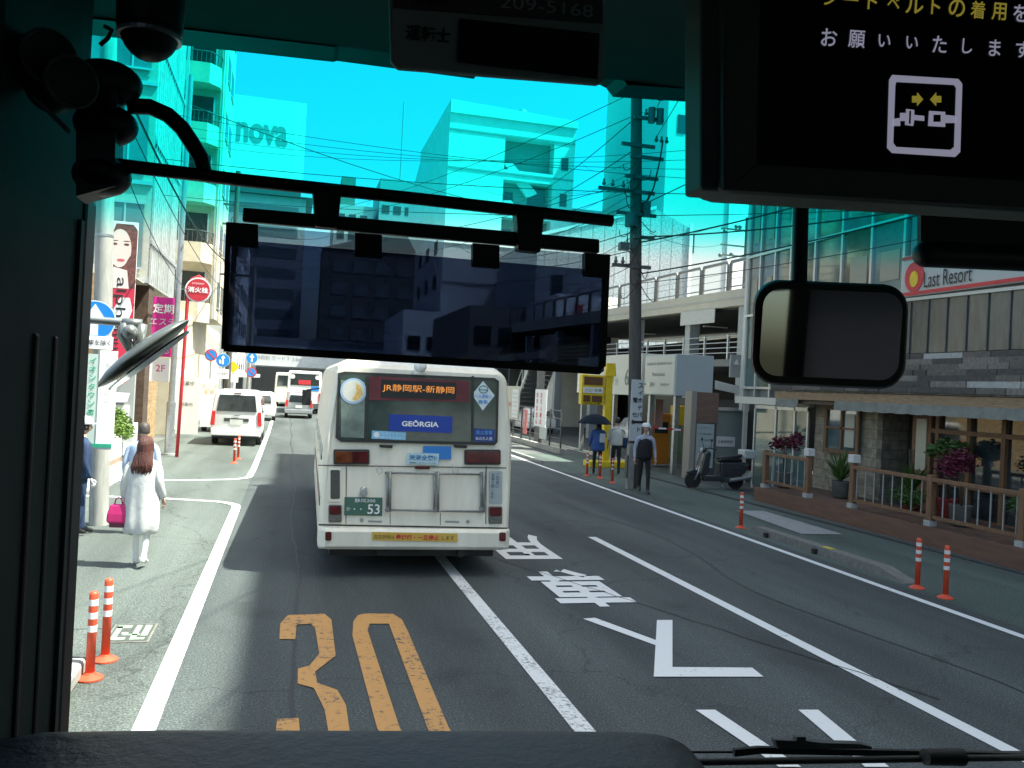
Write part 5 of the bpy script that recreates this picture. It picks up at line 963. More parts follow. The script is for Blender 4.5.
# brown sign pillar
bpil = thing('sign_pillar', 'brown topped sign pillar with a grey directory board behind the scooter', 'sign pillar', (12.4, 24.2, 0)); MB().box(12.0, 12.18, 23.95, 24.4, 0, 2.72).build('edge_post', mat('taupe', (.30, .27, .23), .6), bpil); MB().box(12.18, 12.95, 24.0, 24.4, 1.75, 2.70).build('head', mat('brown_board', (.17, .105, .08), .6, var=.15, scale=3, stretch=(1, 1, 6)), bpil); MB().box(12.18, 12.95, 24.05, 24.35, 0, 1.75).build('body', dgrey, bpil)
bd = MB().box(12.24, 12.84, 24.0, 24.05, .35, 1.72).build('directory', mat('directory_grey', (.36, .42, .43), .5), bpil)
for q, s_ in enumerate(('フロアガイド', '3F 美容室', '2F 歯科', '1F カフェ', '居酒屋', 'B1 駐車場', 'ご案内')): text(s_, (12.54, 23.995, 1.6-q*.19), ZX, ZZ, .055, MAT['ink_dark_grey'], bd, w=.42); 
# glass shelter + wall behind scooter
gs = thing('entrance_porch', 'glass entrance porch with slim metal posts beside the scooter', 'porch', (14, 24, 0))
MB().box(13.05, 14.75, 24.6, 24.7, 0, 2.15).build('wall_panel', mat('panel_greygreen', (.28, .33, .31), .5), gs); MB().box(13.0, 14.8, 24.5, 24.8, 2.15, 2.25).build('beam', alu, gs)
for x in (13.0, 14.75): MB().box(x, x+.1, 24.5, 24.6, 0, 2.15).build('post', alu, gs)
s_ = MB().box(13.2, 13.9, 24.57, 24.6, 1.0, 1.32).build('notice', txtwhite, gs); text('お客様専用', (13.55, 24.565, 1.16), ZX, ZZ, .1, txtblack, s_, w=.5); MB().box(14.25, 14.6, 24.57, 24.6, 1.0, 1.4).build('notice', txtwhite, gs)
t = thing('leaning_sign', 'tilted white sign board high in the dark gap above the porch', 'sign', (14, 26, 2.9)); MB().slab([(14.2, 26.6, 2.85), (15.6, 26.6, 2.65), (15.6, 26.6, 2.9), (14.2, 26.6, 3.15)], (0, .05, 0)).build('board', whitew, t)
t = thing('chevron_sign', 'grey sign board with a row of small white arrows beneath the deck', 'sign', (15, 27, 3.5)); MB().box(14.9, 17, 26.9, 26.98, 3.3, 4.1).build('board', greyw, t); [MB().slab([(15+q*.25, 26.88, 3.75), (15.2+q*.25, 26.88, 3.75), (15.12+q*.25, 26.88, 3.95)], (0, -.01, 0)).build('arrow', txtwhite, t) for q in range(6)]
# ------------------------------------------------------------------ glass building + restaurant block
gb = thing('glass_building', 'tall glass fronted building with green panes at the right', 'building', (16, 20, 0))
MB().box(13.62, 26, 16.5, 23.6, 2.6, 28).build('core', mat('core_grey', (.25, .27, .27), .7), gb)
zs = [2.9, 5.1, 6.9, 9.6, 12.6, 15.6, 18.6, 21.6, 24.6]
ys = [16.6, 17.75, 18.9, 20.05, 21.2, 22.0, 22.8, 23.55]
rn = random.Random(9); glassn = mat('tan_reflection', (.17, .15, .11), .06, spec=1., var=.35, scale=.9)  # brown panes: tan reflections painted into the glass colour
for a, b in zip(ys[:-1], ys[1:]):
    for c, d in zip(zs[:-1], zs[1:]):
        if c > 13: continue
        f = MB().box(13.52, 13.6, a+.04, b-.04, c+.04, d-.04).build('window', rn.choice((glassg, glassb, glassn)), gb)
        if rn.random() < .5: MB().box(13.505, 13.518, a+.2, b-.3, c+.4, d-.7).build('blind', mat('blind_beige', (.34, .33, .26), .7), f)
mb = MB()
for y in ys: mb.box(13.45, 13.62, y-.035, y+.035, 2.6, 27)
for z in zs: mb.box(13.44, 13.6, 16.5, 23.6, z-.035, z+.035)
mb.build('mullions', alu, gb)
MB().box(13.47, 13.5, 20.3, 21.9, 5.05, 5.6).build('blue_panel', bluem, gb)
MB().box(13.46, 13.7, 23.45, 23.66, 2.2, 27).build('corner_post', mat('pale_post', (.5, .53, .5), .6), gb)
# north face of the block
MB().box(13.6, 26, 23.6, 23.64, 2.6, 28).build('end_wall', MAT['core_grey'], gb)
for x in (13.4, 14.9): MB().box(x, x+.12, 23.2, 23.3, 0, 2.6).build('porch_post', alu, gb)
# restaurant
rs = thing('restaurant', 'low restaurant with stone band, brown timber and tan block wall behind a terrace', 'restaurant', (15, 15, 0))
MB().box(13.55, 26, -16, 16.5, 2.9, 28).build('upper_wall', MAT['core_grey'], rs)
stone = brick_mat('ledge_stone', (.20, .19, .18), (.32, .31, .29), (.07, .07, .07), .7, .1, .37, FX, .85, .8)
MB().slab([(12.5, 2, 2.80), (12.5, 20.2, 2.80), (13.5, 20.2, 3.7), (13.5, 2, 3.7)][::1], (0, 0, .06)).build('stone_roof', stone, rs)
mb = MB(); rn = random.Random(21)
for row in range(7):
    y = 2.
    while y < 20:
        L_ = rn.uniform(.35, 1.3); t_ = row/7; mb.mi = rn.choice((0, 0, 1, 1, 2)) if rn.random() > .07 else 3
        mb.box(12.42+t_*.95+rn.uniform(-.03, .02), 12.72+t_*.95, y, y+L_-.02, 2.84+.125*row, 2.84+.125*row+.118); y += L_
mb.build('stone_courses', [mat('stone_a', (.085, .078, .072), .9, var=.3, scale=14, bump=.5), mat('stone_b', (.14, .125, .11), .9, var=.3, scale=14, bump=.5), mat('stone_c', (.20, .185, .165), .9, var=.3, scale=14, bump=.5), mat('stone_d', (.40, .40, .38), .9, var=.2, scale=14, bump=.4)], rs)
MB().box(12.48, 12.6, 2, 20.1, 2.60, 2.79).build('timber_fascia', woodl, rs)
mb = MB(); awn = mat('awning_grey', (.20, .21, .19), .8, var=.2, scale=5, bump=.2)
for q in range(34):
    y = 3.0+q*.5
    if 17.0 < y < 18.6:
        if mb.v: mb.build('awning', awn, rs); mb = MB()
        continue
    mb.slab([(12.46, y, 2.60), (12.46, y+.5, 2.60), (12.44, y+.5, 2.40), (12.43, y+.37, 2.385), (12.43, y+.13, 2.385), (12.44, y, 2.40)], (.02, 0, 0))
mb.build('awning', awn, rs)
MB().box(12.6, 26, 2, 20.1, 2.5, 2.59).build('soffit', mat('soffit_brown', (.16, .12, .09), .8), rs)
block = brick_mat('tan_block', (.34, .30, .23), (.30, .265, .20), (.2, .18, .14), .45, .22, .5, FX)
MB().box(13.2, 13.5, 16.9, 19.3, 0, 2.5).build('block_wall', block, rs); MB().box(13.2, 14.6, 16.72, 16.9, 0, 2.5).build('return_wall', brick_mat('tan_block_shaded', (.24, .21, .17), (.2, .18, .14), (.14, .12, .1), .45, .22, .5, FY), rs)  # return wall: same block in a darker copy, its shaded side painted in
f = MB().box(13.12, 13.2, 17.45, 18.7, 1.40, 2.42).build('window', glassg, rs); mb = MB(); 
for a in ((17.4, 18.75, 1.32, 1.42), (17.4, 18.75, 2.38, 2.46), (17.4, 17.5, 1.42, 2.4), (18.65, 18.75, 1.42, 2.4), (18.03, 18.1, 1.42, 2.4), (17.5, 18.65, 1.92, 1.97)): mb.box(13.07, 13.12, *a)
mb.build('frame', wood, f); MB().box(13.1, 13.118, 17.6, 17.95, 1.5, 2.3).build('curtain', mat('curtain_cream', (.5, .5, .42), .8), f)
f = MB().box(13.28, 13.34, 8, 15.3, .3, 2.5).build('window_wall', mat('restaurant_glass', (.03, .04, .042), .04, spec=1., var=.6, scale=1.2), rs); mb = MB()
for q in range(9): mb.box(13.2, 13.29, 8.1+q*.86, 8.2+q*.86, .3, 2.5)
for z in (.3, .95, 2.02): mb.box(13.19, 13.29, 8, 15.3, z, z+.09)
mb.build('frame', wood, f); MB().box(13.26, 13.28, 12.9, 15.2, 2.12, 2.2).build('reflection_strip', whitew, f) if False else None
MB().box(13.9, 14.0, 15.3, 16.72, 0, 2.5).build('doorway', mat('doorway_dark', (.03, .025, .02), .7), rs); f = MB().box(13.2, 13.3, 15.2, 15.75, .3, 2.5).build('side_light', wood, rs); MB().box(13.17, 13.2, 15.3, 15.6, 1.2, 2.3).build('pane', mat('pane_cream', (.5, .47, .36), .5), f)
mb = MB(); [mb.box(13.05, 13.1, y, y+.06, 0, 2.5) for y in (19.4, 20.0, 20.9, 22.0)]; mb.box(13.05, 13.1, 19.4, 22.05, 2.3, 2.4); mb.build('porch_frame', alu, rs); MB().box(13.08, 13.1, 19.45, 22, .1, 2.3).build('porch_glass', glassg, rs); MB().box(13.0, 13.15, 19.3, 23.1, 2.42, 2.62).build('porch_beam', MAT['sign_cream'], rs)
# upper grey sheet glass band over the stone
gp = MB().slab([(13.45, 8, 3.75), (13.45, 16.5, 3.75), (13.45, 16.5, 4.95), (13.45, 8, 4.85)], (.05, 0, 0)).build('panel_band', mat('band_glass', (.065, .075, .078), .2, spec=.8, var=.4, scale=2.5, stretch=(1, 3, .6)), rs); mb = MB(); [mb.box(13.42, 13.45, y, y+.03, 3.75, 4.9) for y in [8+.55*q for q in range(16)]]; mb.build('fins', dgrey, gp)
mb = MB(); mb.slab([(13.38, 8, 4.82), (13.38, 16.5, 4.93), (13.38, 16.5, 5.0), (13.38, 8, 4.89)], (.1, 0, 0)); mb.build('ledge', MAT['sign_cream'], rs)
sgn = thing('restaurant_sign', 'long white sign reading Last Resort with red lines and an oval emblem', 'shop sign', (13.4, 14.5, 5.4)); MB().box(13.36, 13.42, 8.5, 16.5, 5.02, 5.95).build('board', mat('sign_white', (.45, .47, .46), .6), sgn)
MB().box(13.34, 13.36, 8.5, 16.5, 5.04, 5.12).build('lower_stripe', redm, sgn); MB().box(13.34, 13.36, 8.5, 16.5, 5.86, 5.93).build('upper_stripe', redm, sgn); text('Last Resort', (13.335, 15.1, 5.34), VX, ZZ, .34, txtblack, sgn, w=1.35)
e = MB().slab([(13.345, 16.1+.30*math.cos(R(a)), 5.45+.34*math.sin(R(a))) for a in range(0, 360, 15)], (.01, 0, 0)).build('emblem', redm, sgn); MB().slab([(13.335, 16.1+.13*math.cos(R(a)), 5.40+.18*math.sin(R(a))) for a in range(0, 360, 15)], (.008, 0, 0)).build('emblem_centre', yellow, e)
# terrace deck + fence
td = thing('terrace_deck', 'raised red brown timber deck in front of the restaurant', 'deck', (12.4, 14, 0)); MB().box(11.5, 13.2, 2, 19.15, .30, .36).build('deck_boards', brick_mat('deck_boards', (.16, .09, .06), (.13, .075, .05), (.04, .03, .02), 4, .14, .3), td); MB().box(11.46, 11.5, 2, 19.2, .0, .345).build('fascia', mat('fascia_redbrown', (.165, .085, .058), .6, var=.2, scale=3, stretch=(4, .6, 4)), td); MB().box(11.5, 13.2, 19.15, 19.19, 0, .34).build('end_fascia', MAT['fascia_redbrown'], td)
def fence_run(y0, y1, lb, posts):
    t = thing('terrace_fence', lb, 'fence', (11.58, y0, .36)); 
    for y in posts:
        p = MB().box(11.52, 11.64, y-.06, y+.06, .46, 1.30).build('post', wood, t, bevel=.008); MB().box(11.5, 11.66, y-.08, y+.08, .36, .46).build('foot', mat('foot_grey', (.42, .42, .40), .7, var=.15, scale=12), p)
    MB().box(11.53, 11.63, y0, y1, 1.18, 1.25).build('top_rail', wood, t, bevel=.006); MB().box(11.55, 11.61, y0, y1, .50, .56).build('bottom_rail', wood, t)
    y = y0+.2
    while y < y1-.1:
        if all(abs(y-p) > .1 for p in posts): MB().cyl((11.58, y, .56), (11.58, y, 1.18), .015, n=8).build('baluster', steel, t)
        y += .27
fence_run(17.05, 18.95, 'short terrace fence section left of the entrance gap', (17.1, 18.9)); fence_run(6, 15.55, 'long terrace fence in front of the restaurant windows', (15.5, 13.25, 11.2, 8.9, 6.5))
for y in (17.1, 15.5, 18.9): 
    if y != 18.9: t = thing('post_lantern', 'white cube lantern on the fence post %s of the entrance gap' % ('left' if y > 16 else 'right'), 'lantern', (11.58, y, 1.3)); MB().box(11.49, 11.67, y-.09, y+.09, 1.31, 1.48).build('shade', mat('lantern_white', (.62, .62, .6), .5), t, bevel=.012); MB().box(11.54, 11.62, y-.04, y+.04, 1.295, 1.31).build('base', dgrey, t)
def potted(lb, x, y, z, fm, r_, zc, pot=True, n=500, ls=.08, potm=None, sq=(1, 1, .8), spiky=False):
    t = thing('potted_plant', lb, 'plant', (x, y, z)); rn = random.Random(int(y*100)); mb = MB(); mb.smooth = True
    if pot: mb.lathe((x, y, z), [(.12, 0), (.17, .05), (.2, .38), (.21, .4), (.18, .4), (.16, .33)], 16); mb.build('pot', potm or mat('pot_grey', (.12, .12, .11), .8, var=.2), t)
    mb = MB()
    if spiky:
        for q in range(46):
            a = rn.uniform(0, 6.28); el = rn.uniform(.3, 1.4); L_ = rn.uniform(.5, .9); d = Vector((math.cos(a)*math.cos(el), math.sin(a)*math.cos(el), math.sin(el))); s2 = d.cross(ZZ).normalized()*.03; p0 = Vector((x, y, z+.4)); p1 = p0+d*L_*.6; p2 = p0+d*L_-ZZ*.12*(1.4-el)
            mb.poly([p0-s2*.5, p0+s2*.5, p1+s2, p1-s2]); mb.poly([p1-s2, p1+s2, p2])
    else:
        for q in range(6): leaves(mb, (x+rn.uniform(-.6, .6)*r_*sq[0], y+rn.uniform(-.6, .6)*r_*sq[1], z+zc+rn.uniform(-.4, .4)*r_*sq[2]), r_*.6, n//6, ls, rn, sq)
    mb.build('foliage', fm, t, fix=False); mb = MB(); [mb.tube([(x+.02*q, y, z+.3), (x+.06*(q-1), y+.05, z+zc)], .014, 5) for q in range(3)]; mb.build('stem', stem, t); return t
potted('burgundy leafed plant on the left end of the short terrace fence', 12.1, 18.9, .36, leafr, .42, 1.2, n=700, ls=.1)
potted('large burgundy flowering plant behind the long terrace fence', 12.2, 13.2, .36, leafr, .5, 1.15, n=1100, ls=.09)
potted('spiky green plant in a grey pot at the entrance gap', 12.4, 17.1-.05, .36, leafm, .3, .8, spiky=True)
potted('tall dark green cordyline beside the restaurant doorway', 12.7, 15.1, .36, leafm, .5, 1.3, spiky=True, potm=mat('pot_red', (.22, .03, .03), .5))
potted('low green shrub behind the balusters near the doorway', 12.3, 14.7, .2, leafm, .4, .55, pot=False, n=900, ls=.07)
potted('tall dark green leafy plant behind the long fence', 12.8, 14.2, .36, leafm, .4, 1.35, n=700, ls=.12, potm=MAT['pot_red'])
potted('green shrub under the burgundy plant', 12.7, 12.4, .2, leafm, .35, .6, pot=False, n=500, ls=.07)
t = thing('street_tree', 'green leafy tree glimpsed behind the glass building corner', 'tree', (16, 25.4, 0)); mb = MB(); mb.tube([(16, 25.4, 0), (16.05, 25.4, 1.5), (16, 25.4, 2.8)], [.08, .06, .03]); mb.build('trunk', stem, t); mb = MB(); rn = random.Random(8); [leaves(mb, (16+rn.uniform(-.6, .6), 25.4+rn.uniform(-.4, .4), 2.7+rn.uniform(-.5, .5)), .45, 200, .12, rn) for _ in range(7)]; mb.build('crown', leafl, t, fix=False)
# ------------------------------------------------------------------ scooter
sc = thing('motor_scooter', 'dark motor scooter parked on the pavement with a rear top box', 'scooter', (11.85, 21.8, 0)); scm = mat('scooter_dark', (.035, .04, .045), .3, spec=.7)
x0, yb = 11.25, 21.55
for xx in (11.18, 12.38):
    t_ = MB().lathe((xx, yb-.045, .22), [(.15, 0), (.2, 0), (.22, .03), (.22, .06), (.2, .09), (.15, .09)], 22, 'y').build('wheel', rubber, sc); MB().lathe((xx, yb-.04, .22), [(.03, .0), (.14, .01), (.15, .04), (.14, .07), (.03, .08)], 16, 'y').build('rim', steel, t_)
def sxz(pts, w, name, m, bev=.03): return MB().slab([(x, yb-w/2, z) for x, z in pts], (0, w, 0)).build(name, m, sc, bevel=bev)
sxz([(11.28, .38), (11.40, .34), (11.52, .38), (11.58, .92), (11.48, .98), (11.40, .9)], .36, 'leg_shield', scm); sxz([(11.42, .2), (12.0, .2), (12.0, .34), (11.42, .34)], .3, 'footboard', scm); sxz([(11.88, .3), (12.55, .38), (12.68, .62), (12.5, .70), (11.85, .70)], .30, 'rear_body', scm, .05); sxz([(11.8, .70), (12.5, .71), (12.46, .80), (12.2, .83), (11.85, .78)], .28, 'seat', black, .035)
sxz([(11.0, .42), (11.18, .5), (11.36, .42), (11.3, .38), (11.05, .36)], .14, 'front_fender', scm, .015)
mb = MB(); mb.tube([(11.2, yb-.07, .22), (11.3, yb-.07, .45), (11.42, yb, .75), (11.5, yb, 1.0)], .025); mb.tube([(11.2, yb+.07, .22), (11.3, yb+.07, .45), (11.42, yb, .75)], .025); mb.build('front_fork', steel, sc)
mb = MB(); mb.tube([(11.62, yb-.33, 1.02), (11.52, yb-.15, 1.04), (11.5, yb, 1.0), (11.52, yb+.15, 1.04), (11.62, yb+.33, 1.02)], .016); mb.build('handlebar', black, sc)
for s_ in (-1, 1): mb = MB(); mb.tube([(11.55, yb+s_*.2, 1.04), (11.52, yb+s_*.25, 1.2)], .007, 5); mb.sph((11.52, yb+s_*.26, 1.24), .06, (.3, 1, .7)); mb.build('mirror', black, sc)
mb = MB(); mb.sph((11.45, yb, .98), .085, (.9, 1, .9)); mb.build('headlight_shell', scm, sc); mb = MB(); mb.sph((11.385, yb, .98), .06, (.4, 1, 1)); mb.build('headlight', mat('lens_clear', (.5, .5, .48), .1), sc)
MB().box(12.5, 12.82, yb-.18, yb+.18, .80, 1.02).build('top_box', mat('box_pale', (.5, .52, .5), .4), sc, bevel=.03); mb = MB(); mb.cyl((12.1, yb-.2, .24), (12.7, yb-.2, .34), .05); mb.build('exhaust', steel, sc); mb = MB(); mb.tube([(11.95, yb, .2), (11.98, yb-.15, .02)], .012); mb.build('side_stand', steel, sc)
sxz([(12.0, .16), (12.42, .2), (12.5, .4), (12.0, .42)], .22, 'engine', dgrey)
mb = MB(); mb.smooth = True
mb.loft([[Vector((x, yb+w_*.5*math.cos(a), z+h_*math.sin(a))) for a in [2*math.pi*i/10 for i in range(10)]] for x, z, w_, h_ in ((11.9, .5, .2, .10), (12.1, .53, .33, .16), (12.4, .55, .36, .17), (12.62, .58, .26, .13), (12.74, .60, .1, .06))]); mb.build('side_cowl', scm, sc, sub=1)
mb = MB(); mb.box(12.72, 12.78, yb-.06, yb+.06, .52, .62); mb.build('tail_light', redl, sc); mb = MB(); mb.box(12.7, 12.76, yb-.08, yb+.08, .34, .48); mb.build('licence_plate', MAT['plate_white'], sc)
mb = MB(); mb.smooth = True; mb.loft([[Vector((x, yb+w_*.5*math.cos(a), z+h_*math.sin(a))) for a in [2*math.pi*i/10 for i in range(10)]] for x, z, w_, h_ in ((11.80, .78, .16, .03), (11.95, .80, .26, .05), (12.2, .82, .28, .05), (12.48, .86, .22, .05), (12.54, .88, .1, .03))]); mb.build('seat_cushion', black, sc, sub=1)
mb = MB(); [mb.tube([(11.38, yb+d_, .9), (11.33, yb+d_, .7), (11.36, yb+d_, .5)], .01, 5) for d_ in (-.12, .12)]; mb.build('trim_line', steel, sc)
sc.location.x -= .18; sc.scale = (1.1, 1.1, 1.1)
# ------------------------------------------------------------------ right utility pole
rp = thing('utility_pole', 'tall weathered utility pole with crossarms and transformer at the right of the road', 'utility pole', (9.15, 21.4, 0))
mb = MB(); mb.smooth = True; mb.cyl((9.15, 21.4, 0), (8.50, 21.4, 14), .18, .14, 18); mb.build('pole', poled, rp)
def arm(z, x0, x1, dy=0): MB().obox((9.12-.0464*z+(x0+x1)/2, 21.25+dy, z), ZX, ZY, ZZ, (x1-x0)/2, .04, .045).build('crossarm', dgrey, rp)
for z, a, b in ((10.6, -.1, .75), (9.95, -.1, .75), (8.35, -.35, .6), (7.95, -1.1, .5), (6.75, -.1, .5), (5.95, -.7, .4)): arm(z, a, b)
arm(9.2, -.45, .5); arm(7.35, -.6, .55); arm(8.9, -.2, .75)
ins = mat('insulator', (.10, .11, .11), .3); mb = MB()
for z, xs in ((10.72, (.2, .4, .6)), (10.08, (.25, .45, .65)), (8.08, (-.95, -.7, -.4)), (9.4, (.55, .7, .85)), (6.05, (-.6, -.4))):
    for x in xs: mb.sph((9.12-.0464*z+x, 21.25, z), .055); mb.cyl((9.12-.0464*z+x, 21.25, z), (9.12-.0464*z+x, 21.25, z+.12), .03)
mb.build('insulator', ins, rp)
mb = MB(); mb.cyl((9.0, 21.1, 10.45), (9.0, 21.1, 10.85), .10); mb.cyl((9.24, 21.1, 10.45), (9.24, 21.1, 10.85), .10); mb.cyl((9.0, 21.1, 9.8), (9.0, 21.1, 10.2), .1); mb.cyl((9.24, 21.1, 9.8), (9.24, 21.1, 10.2), .1); mb.build('switch', dgrey, rp)
mb = MB(); mb.cyl((8.6, 21.2, 7.0), (8.6, 21.2, 7.35), .17); mb.box(8.3, 8.55, 21.1, 21.3, 6.35, 6.55); mb.box(8.92, 9.1, 21.1, 21.3, 7.3, 7.7); mb.build('junction_box', dgrey, rp)
mb = MB(); rn = random.Random(17)
for q in range(18):
    z = rn.uniform(5.3, 8.8); a = rn.choice((-1, -1, 1)); w_ = rn.uniform(.2, .55); dz = rn.uniform(-.5, .3); sg_ = rn.uniform(.1, .35); x0_ = 9.12-.0464*z
    mb.tube([(x0_+a*w_*math.sin(math.pi*.5*u/8), 21.15, z+dz*u/8-sg_*math.sin(math.pi*u/8)) for u in range(9)], .012, 5)
mb.tube([(8.9, 21.2, 7.4), (9.2, 21.2, 8.1), (9.35, 21.2, 8.9), (9.4, 21.2, 9.4)], .022, 6); mb.build('hanging_cable', cablem, rp)
psn = thing('pole_sign', 'tall narrow white sign with black vertical writing strapped to the weathered pole', 'sign', (9.05, 21.15, 1.2)); MB().box(8.82, 9.16, 21.13, 21.16, 1.28, 2.92).build('board', mat('board_ice', (.50, .54, .55), .5), psn, bevel=.005); vtext(['スイホデパート', '  電 セン'], (9.08, 21.12, 2.86), ZX, ZZ, .15, txtblack, psn, pitch=1.3, gap=.95, bold=.02); mb = MB(); [mb.cyl((9.14, 21.4, z), (9.14, 21.4, z+.03), .185) for z in (1.4, 2.8)]; mb.build('strap', steel, psn)
t = thing('stub_post', 'short grey roadside post at the foot of the weathered pole', 'post', (8.9, 20.9, 0)); MB().box(8.78, 8.95, 21.0, 21.15, 0, 1.2).build('post_body', conc, t); MB().box(8.74, 8.78, 21.0, 21.15, .3, .9).build('plate', dgrey, t)
t = thing('utility_pole', 'thin distant pole with many insulators above the elevated deck', 'utility pole', (24, 40, 0)); mb = MB(); mb.cyl((21.6, 38, 0), (21.6, 38, 11.6), .14, .1); mb.build('pole', dgrey, t); mb = MB(); [mb.box(20.2, 22.4, 37.95, 38.05, z, z+.08) for z in (10.9, 10.1, 9.6)]; mb.build('crossarm', dgrey, t); mb = MB(); [mb.sph((x, 38, z), .11) for x, z in ((20.4, 10.8), (21, 11.1), (21.2, 11.1), (22.3, 10.9), (22.2, 10.2), (23, 10.5), (20.2, 9.6), (20.8, 9.7), (22.2, 9.5), (22.6, 9.5))]; mb.build('insulator', ins, t)
# ------------------------------------------------------------------ overhead lines
WN = [0]
def wire(p0, p1, sag=.5, r=.014, lb='thin black overhead cable strung across the street'):
    p0, p1 = Vector(p0), Vector(p1); pts = [p0.lerp(p1, i/14)-ZZ*sag*4*(i/14)*(1-i/14) for i in range(15)]
    mb = MB(); mb.tube(pts, r*.72, 5); o = mb.build('overhead_cable', mat('cable_grey', (.035, .037, .04), .6)); tag(o, lb, 'cable', 'overhead cables'); return o
A_ = Vector((8.78, 21.25, 0))
for z, q, sg_ in ((10.75, (-4, 62, 13.5), 1.2), (10.1, (-4.1, 58, 12.5), 1.2), (8.05, (-4.2, 66, 11), 1.3), (8.1, (15, 89, 26), 1.5), (6.05, (-3.1, 46, 7.6), .8), (6.0, (14.5, 60, 8.5), .5), (6.8, (16, 64, 10), .4)): wire(A_+ZZ*z, q, sg_)
for z, q in ((10.7, (-2.5, -8, 14)), (10.2, (1.5, -8, 16)), (9.4, (4, -6, 15)), (10.75, (3, -10, 15.5))): wire(A_+ZZ*z+ZX*.4, q, .7)
for z, q, r_ in ((6.6, (13.5, 15.2, 7.9), .03), (5.75, (13.5, 13, 6.9), .028), (6.75, (13.5, 14.6, 6.9), .028), (5.5, (13.5, 12.5, 6.3), .014), (7.6, (13.5, 17.5, 10.6), .02)): wire(A_+ZZ*z+ZX*.1, q, .15, r_, 'thick black service cable running from the weathered pole to the glass building')
wire((-4.3, 34, 12.6), (26, 60, 15.5), 1.2, .03); wire((-5, 30, 9.5), (13.5, 20.5, 8.2), .3, .016); wire((-4.4, 30, 8.3), (13.5, 18.5, 7.4), .35, .014)
wire((-2.95, 14.8, 6.2), (-4.3, 22, 6.6), .2, .03); wire((-2.93, 14.8, 7.3), (-3.1, 46, 8.3), .8, .035, 'thick black cable sagging from the concrete pole past the striped siding'); wire((-2.93, 14.8, 6.9), (-3.1, 46, 6.6), .6, .016); wire((-2.93, 14.8, 6.7), (-6, 27.6, 6.3), .1, .014); wire((-2.93, 14.8, 6.2), (-3.0, 27, 4.9), .4, .012)
wire((21.6, 38, 10.9), (16, 20, 12), .3, .014); wire((21.6, 38, 10.1), (26, 16, 11), .3, .014); wire((21.6, 38, 11.0), (9.2, 21.3, 6.9), .6, .012); wire((-3.1, 46, 11.2), (-3.4, 60, 11), .6); wire((-3.1, 46, 10.2), (12, 149, 34), 3, .03); wire((-3.1, 46, 9), (9.1, 21.3, 8.4), .7, .014); wire((-3.1, 46, 8), (-2.7, 61, 8.5), .5)
for q, (za, zb) in enumerate(((6.9, 6.6), (6.4, 6.2), (7.7, 7.9), (9.2, 10.2), (10.1, 11.0))): wire(A_+ZZ*za, (15.5+q, 90, 12+zb), 1.5, .02)
for q in range(4): wire((-4.2, 30+q*4, 11.0+q*.7), (13.5, 23.4+q*.02, 9.2+q*.4), .3+.1*q, .013)
for q in range(4): wire(A_+ZZ*(8.0+.3*q), (15+q*1.5, 58, 13+2*q), .5, .012)
for q in range(3): wire((-3.1, 46, 7.2+q*.5), (-2.72, 61, 7.5+q*.4), .3, .02)
wire((16, 30, 9.3), (16.5, 60, 12.0), .4, .014); wire((13.6, 23.6, 9.8), (21.6, 38, 10.2), .4, .014)
rn = random.Random(33)
for q in range(5): wire((-4.5, 40+q*3, 9+q*.8), (-3.1, 46, 8+q*.6), .4, .014)
# ================================================================== OUR BUS (seen from inside)
tb = thing('tour_bus', 'dark cabin of the coach seen from inside: pillar, header, dashboard and windshield', 'bus', (.7, 0, .4))
inn = mat('cabin_grey', (.055, .068, .064), .75, var=.12, scale=3, bump=.03); ind = mat('cabin_dark', (.025, .028, .028), .6, var=.2, scale=30, bump=.08); roofm = mat('roof_lining', (.09, .105, .10), .9)
gskt = mat('door_gasket', (.006, .006, .006), .5)
MB().box(-.55, 1.98, -9, 1.85, 3.30, 3.38).build('roof', roofm, tb)
MB().box(-.55, 1.98, -9, 1.80, .95, 1.0).build('cabin_floor', ind, tb)
MB().box(-.55, 1.98, -9.06, -9, .4, 3.38).build('rear_wall', inn, tb)
# left side: door pillar
mb = MB(); mb.loft([[Vector(p) for p in ((-.62, y, z0), (-.62+w_, y, z0), (-.62+w_, y, z1), (-.62, y, z1))] for y, w_, z0, z1 in ((-9, .02, .4, 3.3), (.6, .03, .4, 3.3), (1.05, .12, .4, 3.3), (1.3, .22, .4, 3.3), (1.55, .258, .4, 3.3), (1.60, .262, .4, 3.3))]); mb.build('door_pillar', inn, tb)
lw = MB().box(-.62, -.60, -9, 1.7, .4, 3.3).build('left_wall', inn, tb)
mb = MB(); mb.box(-.40, -.352, 1.60, 1.68, .9, 2.80); mb.build('door_gasket', gskt, tb, bevel=.01)
mb = MB(); [mb.box(-.62, -.62+w_+.003, y, y+.02, 1.0, 2.55) for y, w_ in ((1.43, .243), (1.50, .252))]; mb.build('gasket_ridge', gskt, tb, bevel=.006)
mb = MB().box(-.62, -.353, 1.575, 1.597, 1.0, 2.75); mb.build('trim_strip', inn, tb)
# windshield
clear = clear_mat('windshield_clear', (.955, .985, .95))
MB().box(-.62, 1.98, 1.76, 1.766, .9, 3.34).build('windshield', clear, tb, fix=True)
